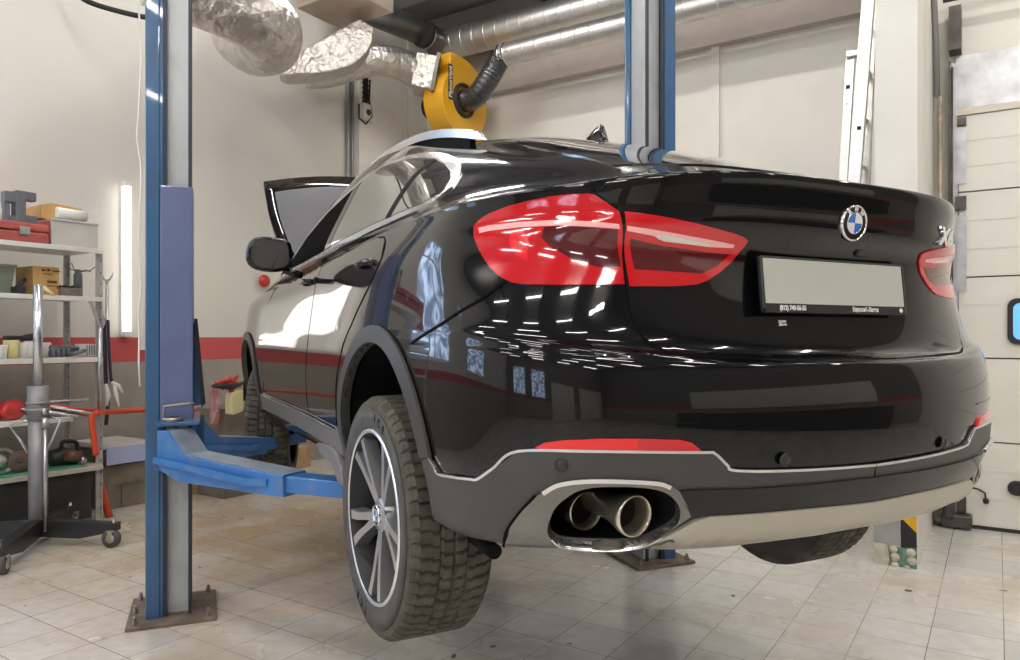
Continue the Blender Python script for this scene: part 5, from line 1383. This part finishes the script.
b = MB(); cW = onA(1.5, 464, .70); b.tube([Vector((cW.x, cW.y, zG + .10)) + RB * .085 * math.cos(i * PI / 10) + Vector((0, 0, .085 * math.sin(i * PI / 10))) for i in range(20)], .014, n=8, closed=True); b.lathe([(0, .02), (.05, .015), (.05, -.02), (0, -.02)], 18, frame(Vector((cW.x, cW.y, zG + .10)), -RB, Vector((0, 0, 1)), RA)); item('pulley', 'steel pulley ring at the left edge of the green mat', 'pulley')(b, steel)
# ------------------------------------------------ transmission jack
jack_g = mat('jack_grey_paint', (.27, .27, .28), .4, metal=.3, var=.1, vscale=5)
dJ = 5.20
jb = onD(38, 530, dJ); jx, jy = jb.x, jb.y
def jz(y): return HC - (y - CY) / FPX * dJ
def jp(px_, py): return onD(px_, py, dJ)
J = empty('transmission_jack', (jx, jy, 0), label='tall grey hydraulic transmission jack on black castor legs before the shelves', cat='jack'); bpy.context.view_layer.update()
jk = lambda o: kid(o, J)
b = MB(); b.cyl((jx, jy, jz(390)), (jx, jy, jz(285)), .030, 20); jk(b.build('jack_ram', mat('ram_chrome', (.62, .64, .67), .25, metal=.9)))
b = MB(); b.cyl((jx, jy, jz(530)), (jx, jy, jz(408)), .060, 22); b.cyl((jx, jy, jz(420)), (jx, jy, jz(386)), .066, 22); b.cyl((jx, jy, jz(404)), (jx, jy, jz(401)), .074, 22); b.cyl((jx, jy, jz(411)), (jx, jy, jz(408)), .074, 22); jk(b.build('jack_cylinder', jack_g))
b = MB(); q = Vector((jx + .075, jy - .04, 0)); b.cyl(q + Vector((0, 0, jz(530))), q + Vector((0, 0, jz(425))), .011, 10); b.cyl(q + Vector((0, 0, jz(427))), q + Vector((0, 0, jz(417))), .022, 10); b.cyl(q + Vector((0, 0, jz(414))), q + Vector((-.01, 0, jz(408))), .014, 8); jk(b.build('pump_tube', steel))
b = MB(); b.tube([jp(35, 418), jp(10, 426), jp(20, 440), jp(28, 453)], .010, n=6); b.tube([jp(47, 416), jp(61, 420), jp(52, 440), jp(46, 452)], .010, n=6); jk(b.build('foot_pedal', steel))
zL = .14
ends = [onZ(118, 526, zL), onZ(-3, 553, zL), onZ(72, 508, zL), onZ(-60, 527, zL)]
cst = mat('castor_rubber', (.10, .09, .08), .6); cy_ = mat('castor_fork', (.45, .40, .30), .35, metal=.8)
hub_j = Vector((jx, jy, zL))
for i, e in enumerate(ends):
    d = (e - hub_j); d.z = 0; Ln = d.length; d.normalize(); s_ = Vector((-d.y, d.x, 0)); Mx = frame(Vector((jx, jy, 0)), d, Vector((0, 0, 1)), s_)
    b = MB(); b.prism([(0, zL + .045), (Ln, zL + .025), (Ln, zL - .03), (Ln * .55, zL - .085), (0, zL - .075)], -.035, .035, Mx); lg = jk(b.build('leg', blk, bevel=.004))
    c = Vector((jx, jy, 0)) + d * (Ln - .03)
    t = MB(); off = s_ * (.045 if i % 2 else -.045); r = .062
    Mw = frame(c + off * .6 - Vector((0, 0, 0)) + Vector((0, 0, r)), d, Vector((0, 0, 1)), s_)
    t.lathe([(.012, .02), (.034, .02), (.036, .012), (r, .016), (r, -.016), (.036, -.012), (.034, -.02), (.012, -.02)], 24, Mw); w_ = t.build('castor_wheel', cst); kid(w_, lg)
    t = MB(); t.lathe([(0, .021), (.030, .021), (.030, -.021), (0, -.021)], 16, Mw); kid(t.build('castor_hub', steel), lg)
    t = MB(); cc = c + off * .6
    for sd in (-1, 1): t.box(cc + s_ * .024 * sd + Vector((0, 0, .075)), (.03, .004, .07), M=Rz(math.atan2(d.y, d.x)))
    t.box(cc + Vector((0, 0, .112)), (.05, .054, .006), M=Rz(math.atan2(d.y, d.x))); t.cyl(c + Vector((0, 0, zL - .03)), c + Vector((0, 0, zL + .05)), .012, 8); kid(t.build('castor_fork', cy_), lg)
# ------------------------------------------------ right of the shelf: pole with hook, air hoses, red hose, panel, crate
b = MB(); pA_ = onA(107, 280, .55); pB_ = onA(107, 411, .55); b.cyl(pA_, pB_, .013, 10); b.tube([pA_ + Vector((-.05, 0, .05)), pA_ + Vector((-.02, 0, .0)), pA_ + Vector((.02, 0, 0)), pA_ + Vector((.055, 0, .055))], .008, n=6)
item('hook_pole', 'thin grey pole with a small fork at its top beside the shelf post', 'pole')(b, steel)
zb2 = 0
b = MB(); b.tube(smooth_poly([tuple(onA(*q, .80)) for q in ((88, 296), (93, 308), (97, 318), (101, 328), (104, 320), (102, 315))], 4), .014, n=8); b.tube([onA(100, 327, .84), onA(100, 410, .84)], .016, n=8); item('air_gun', 'steel air gun hanging with its tube on the shelf post', 'tool')(b, steel)
hosek = mat('dark_cable', (.04, .03, .05), .5)
b = MB(); b.tube(smooth_poly([tuple(onA(*q, .70)) for q in ((104, 318), (105, 350), (106, 380), (108, 402), (106, 425))], 5), .015, n=8); b.tube(smooth_poly([tuple(onA(*q, .72)) for q in ((108, 320), (109, 350), (111, 378), (113, 382))], 5), .012, n=8); item('cable', 'pair of dark cables hanging down beside the shelf post', 'cable')(b, hosek)
for P, nm in ((((106, 384), (108, 395), (107, 406)), 'left pale clamp hanging on the dark cables by the shelf post'), (((112, 382), (118, 386), (123, 393)), 'upper right pale clamp on the dark cable end'), (((114, 385), (116, 396), (119, 407)), 'lower right pale clamp on the dark cable end')):
    b = MB(); b.tube([tuple(onA(*q, .74)) for q in P], [.012, .020, .008], n=8); item('clamp', nm, 'clamp')(b, paper)
b = MB(); b.tube(smooth_poly([tuple(onA(*q)) for q in ((210, 409, .12), (170, 410, .30), (145, 410, .5), (108, 412, .72), (97, 413, .86), (92, 417, .88), (92, 426, .88), (94, 440, .88), (96, 455, .88))], 5), .022, n=8); item('red_hose', 'thick orange red hose running behind the lift post to the shelf post', 'hose')(b, orange_h)
b = MB(); q0, q1 = onA(104, 495, .70), onA(109, 530, .75); q1.z = .0; b.tube([q0 + (q0 - q1) * 1.2, q0, q1], [.018, .022, .03], n=10); item('red_pole', 'orange red pole standing on the floor right of the shelf post', 'pole')(b, orange_h)
b = MB(); bxa(b, .03, .55, bcol(150, .55), bcol(104, .55), A_(125, 447, .55)[2] - .0, A_(125, 443, .55)[2]); pl_ = item('wall_ledge', 'narrow pale ledge on the left wall above the blue white sheet', 'shelf')(b, shelf_w)
b = MB(); bxa(b, .555, .565, bcol(148, .56), bcol(106.5, .56), A_(125, 463, .56)[2], A_(125, 446, .56)[2]); item('blue_sheet', 'glossy pale blue sheet hanging under the wall ledge', 'sheet')(b, mat('pale_blue_sheet', (.45, .50, .75), .3))
t = empty('crate', rm(.4, bcol(126, .5), 0), label='weathered grey brown crate standing under the wall ledge', cat='crate'); bpy.context.view_layer.update()
crm = mat('crate_grey_brown', (.25, .21, .16), .7, var=.3, vscale=5, dirt=(.12, .08, .04), dscale=4, damt=.6)
zc2 = A_(125, 464, .5)[2]
b = MB(); bxa(b, .05, .50, bcol(152, .5), bcol(103, .5), 0, zc2, bev=.006); kid(b.build('crate_body', crm), t)
b = MB(); bxa(b, .50, .51, bcol(121, .5) - .008, bcol(121, .5), .03, zc2 * .55); bxa(b, .50, .508, bcol(152, .5), bcol(103, .5), zc2 * .55, zc2 * .57); kid(b.build('crate_slat', crm), t)
b = MB(); bxa(b, .01, .03, bcol(146, .03), bcol(139, .03), A_(142, 350, .03)[2], A_(142, 337, .03)[2], bev=.004); item('wall_switch', 'small white switch box on the red band of the left wall', 'switch')(b, paper)
# vertical tube lamp on the left wall
t = empty('tube_lamp', rm(.02, 4.337, 1.45), label='glowing vertical tube lamp fixed on the left wall', cat='lamp'); bpy.context.view_layer.update()
tl = mat('glowing_tube', (1, 1, 1), .4, emit=(1.0, .95, .90), estr=2.2)
zl0, zl1 = A_(126, 331, .06)[2], A_(126, 187, .06)[2]; bl = bcol(126.5, .06)
b = MB(); b.cyl(rm(.07, bl, zl0), rm(.07, bl, zl1), .034, 16); kid(b.build('lamp_tube', tl), t)
b = MB(); bxa(b, .005, .035, bl - .03, bl + .03, zl0 - .05, zl1 + .05); kid(b.build('lamp_holder', paper), t)
for z in (zl0 - .03, zl1 + .03): b = MB(); bxa(b, .03, .10, bl - .035, bl + .035, z - .025, z + .025, bev=.006); kid(b.build('lamp_cap', paper), t)
# ------------------------------------------------ between lift post and front wheel: cabinet, jerrycan, clamps, cloth
cab = mat('grey_brown_cabinet', (.20, .17, .14), .6, var=.2, vscale=4)
aC = .95
b = MB(); bxa(b, aC - .4, aC, bcol(262, aC), bcol(224, aC), 0, A_(235, 408, aC)[2], bev=.01); 
item('tool_cabinet', 'grey brown tool cabinet beyond the front wheel', 'cabinet')(b, cab)
zcab = A_(235, 408, aC)[2]
t = empty('jerrycan', onA(234, 411, aC + .06), label='pale yellow plastic canister beside the front wheel', cat='canister'); bpy.context.view_layer.update()
jm = mat('pale_yellow_plastic', (.74, .68, .36), .4)
Mj = frame(onA(234.5, 402, aC + .08), (-RB * .97 + Vector((0, 0, .22))).normalized(), Vector((0.0, 0, 1)), RA)
b = MB(); b.prism(rrect(.135, .20, .03), -.05, .05, Mj); kid(b.build('can_body', jm, bevel=.012), t)
b = MB(); b.cyl(Mj @ Vector((-.03, .10, 0)), Mj @ Vector((-.04, .135, 0)), .022, 12); kid(b.build('can_cap', redm), t)
b = MB(); 
for P in (((216, 384), (226, 381), (236, 379)), ((222, 388), (230, 384), (238, 376)), ((226, 378), (232, 382), (240, 386))): b.tube([tuple(onA(*q, aC + .05)) for q in P], [.022, .03, .018], n=8)
item('clamp_set', 'red and black clamps lying over the yellow canister', 'clamp')(b, redm)
b = MB(); b.tube([tuple(onA(*q, aC + .10)) for q in ((212, 386), (222, 386), (232, 387), (243, 383))], [.012, .026, .03, .014], n=8); item('black_grip', 'black grip tool under the red clamps', 'tool')(b, blk)
b = MB(); Pc = [onA(212, 385, aC), onA(219, 386, aC + .02), onA(220, 405, aC + .04), onA(219, 424, aC), onA(212, 424, aC)]; b.add(Pc + [p - RA * .03 for p in Pc], [[0, 1, 2, 3, 4], [9, 8, 7, 6, 5]] + [[i, (i + 1) % 5, (i + 1) % 5 + 5, i + 5] for i in range(5)]); item('cloth', 'faded pink cloth hanging left of the yellow canister', 'cloth')(b, mat('pink_cloth', (.42, .22, .22), .8, var=.3, vscale=14))
# wooden boxes on the floor behind the arm
for i, (x0, x1, y0, y1, nm) in enumerate(((187, 203, 476, 494, 'brown wooden box on the floor beyond the lift post, lower left'), (206, 224, 470, 488, 'pale wooden box on the floor right of the brown one'))):
    p0 = onZ((x0 + x1) / 2, y1, 0); aa, bb, _ = ab(p0); hgt = (y1 - y0) / FPX * p0.y; wd = (x1 - x0) / FPX * p0.y * 1.2
    b = MB(); b.box(rm(aa - .15, bb, hgt / 2), (.30, wd, hgt), M=TOA, bev=.005); b.box(rm(aa + .004, bb, hgt * .5), (.006, wd * .96, hgt * .08), M=TOA); item('wooden_box', nm, 'box')(b, wood)
p0 = onZ(299, 468, 0); aa, bb, _ = ab(p0); b = MB(); b.box(rm(max(aa, .16) - .07, bb, .115), (.16, .32, .23), M=TOA, bev=.006); b.box(rm(max(aa, .16) + .012, bb, .20), (.006, .30, .02), M=TOA); item('wooden_box', 'pale wooden box against the left wall, seen under the front of the car sill', 'box')(b, wood)
# red warning lamp glimpsed between mirror and bonnet
pR = onA(264, 281, .05); b = MB(); b.lathe([(0, .05), (.04, .045), (.065, .025), (.07, 0)], 24, frame(pR, -RB, Vector((0, 0, 1)), RA)); item('alarm_sounder', 'red round alarm sounder on the left wall under the door mirror', 'alarm')(b, redm)
# ================================================================= LADDER
ladm = mat('ladder_aluminium', (.66, .65, .62), .32, metal=.75, var=.15, vscale=9)
LB = 2.45
def ladder_section(name, pts, label, t):
    b0 = MB()
    return None
L_ = empty('ladder', rm(5.9, LB, 0), label='aluminium extension ladder leaning against the cream partition', cat='ladder'); bpy.context.view_layer.update()
def lk(o, par=None):
    if par is None: o.parent = L_; o.matrix_parent_inverse = L_.matrix_world.inverted()
    return o
def rail(top, bot, b_, w, d_, nm, m=ladm):
    p0 = onB(top[0], top[1], b_); p1 = onB(bot[0], bot[1], b_); k = (p1.z - .0) / (p0.z - p1.z); foot = p1 - (p0 - p1) * k; foot.z = .0
    b = MB(); t = (p0 - foot).normalized(); b.tube([foot, p0 + (t * (.6 if top[1] <= 0 else 0))], 1.0, flat=(w, d_), up=tuple(RB)); return lk(b.build(nm, m, bevel=.003)), foot, p0
r1, f1, t1 = rail((868.5, 0), (854.5, 180), LB, .041, .028, 'front_rail')
r2, f2, t2 = rail((851, 52), (843.5, 180), LB - .10, .030, .020, 'sliding_rail')
r3, f3, t3 = rail((873, 0), (866, 180), LB - .42, .03, .028, 'back_rail')
for k, py in enumerate((25, 70, 118, 165)):
    b = MB(); pa_ = onB(868.5 - py * .078, py, LB); pb_ = onB(872 - py * .04, py + 3, LB - .40); b.cyl(pa_, pb_, .014, 10); lk(b.build('rung', ladm))
for x, y, s_ in ((848, 87, .028), (859, 128, .026), (847, 104, .010)):
    b = MB(); b.box(onB(x, y, LB + (.030 if x > 850 else -.08)), (s_, .004, s_), M=TOA); o = b.build('square_slot', blackm); lk(o)
b = MB(); b.box(onB(853, 54, LB - .07), (.09, .05, .05), M=TOA, bev=.008); lk(b.build('guide_bracket', ladm))
# ================================================================= BEHIND THE CAMERA, AND LIGHT
W = bpy.data.worlds.new('world'); SC.world = W; W.use_nodes = True
W.node_tree.nodes['Background'].inputs[0].default_value = (.75, .82, .95, 1); W.node_tree.nodes['Background'].inputs[1].default_value = .6
slab('wall_front', [rm(0, BMAX), rm(AMAX, BMAX), rm(AMAX, BMAX, ZC), rm(0, BMAX, ZC)], RB * .2, dark_wall)
tube_m = mat('fluorescent_tube', (.9, .9, .9), .4, emit=(1.0, .97, .93), estr=TUBE)
for i in range(4):
    for j in range(6):
        p = rm(1.9 + i * 2.9, 2.75 + j * 2.35, 5.58)
        L0 = empty('ceiling_light', p, label='white fluorescent tube lamp hanging from the workshop ceiling', cat='lamp', group='ceiling tube lamps')
        b = MB(); b.box((0, 0, 0), (1.3, .10, .04), M=TOA); b.build('lamp_tube', tube_m, L0)
        b = MB(); b.box((0, 0, .05), (1.36, .14, .05), M=TOA); b.box((0, 0, .18), (.03, .03, .26), M=TOA); b.build('lamp_housing', boxgrey, L0)
def day_window(n, o, ux_, uz_, nn, w, h, strength):
    r = empty('window_%d' % n, o); r['kind'] = 'structure'
    Mx = frame(Vector((0, 0, 0)), ux_, uz_, nn)
    m = bpy.data.materials.get('daylight_pane')
    if not m:
        m = bpy.data.materials.new('daylight_pane'); m.use_nodes = True; nt = m.node_tree; bs = nt.nodes['Principled BSDF']
        tc = nt.nodes.new('ShaderNodeTexCoord'); f = noise_mix(nt, tc.outputs['Object'], 3.5, .42, .58, 10)
        c = mixc(nt, f, (.55, .72, 1.0), (.12, .16, .25)); nt.links.new(c, bs.inputs['Emission Color']); bs.inputs['Emission Strength'].default_value = strength; bs.inputs['Base Color'].default_value = (.1, .1, .1, 1)
    b = MB(); b.box((0, 0, 0), (w, h, .02)); b.build('window_pane', m, r, Mx)
    b = MB()
    for x in (-w / 2, w / 2): b.box((x, 0, .02), (.09, h + .09, .08))
    for y in (-h / 2, h / 2): b.box((0, y, .02), (w + .09, .09, .08))
    b.box((0, 0, .02), (.05, h, .06)); b.box((0, h * .2, .02), (w, .05, .06))
    b.build('window_frame', paper, r, Mx)
zv = Vector((0, 0, 1))
for n, a_ in ((1, 2.0), (2, 4.6)): day_window(n, rm(a_, BMAX - .02, 2.6), RA, zv, -RB, 1.7, 2.2, 5.0)
for n, b_ in ((3, 7.1), (4, 10.6)): day_window(n, rm(.02, b_, 2.75), RB, zv, RA, 1.9, 2.1, 4.0)
# garage doors behind the camera; dark bench and pale board added for car reflections
for n, a_ in ((2, 7.6), (3, 11.0)):
    rbox('door_%d' % n, a_ - 1.35, a_ + 1.35, BMAX - .07, BMAX - .0, 0, 2.9, doorm)
rbox('added_dark_bench', AMAX - .75, AMAX - .02, 3.0, 9.5, 0, .95, mat('reflected_dark_bench', (.06, .06, .06), .6)); rbox('added_pale_board', AMAX - .06, AMAX, 3.2, 9.2, 1.3, 2.6, doorm)
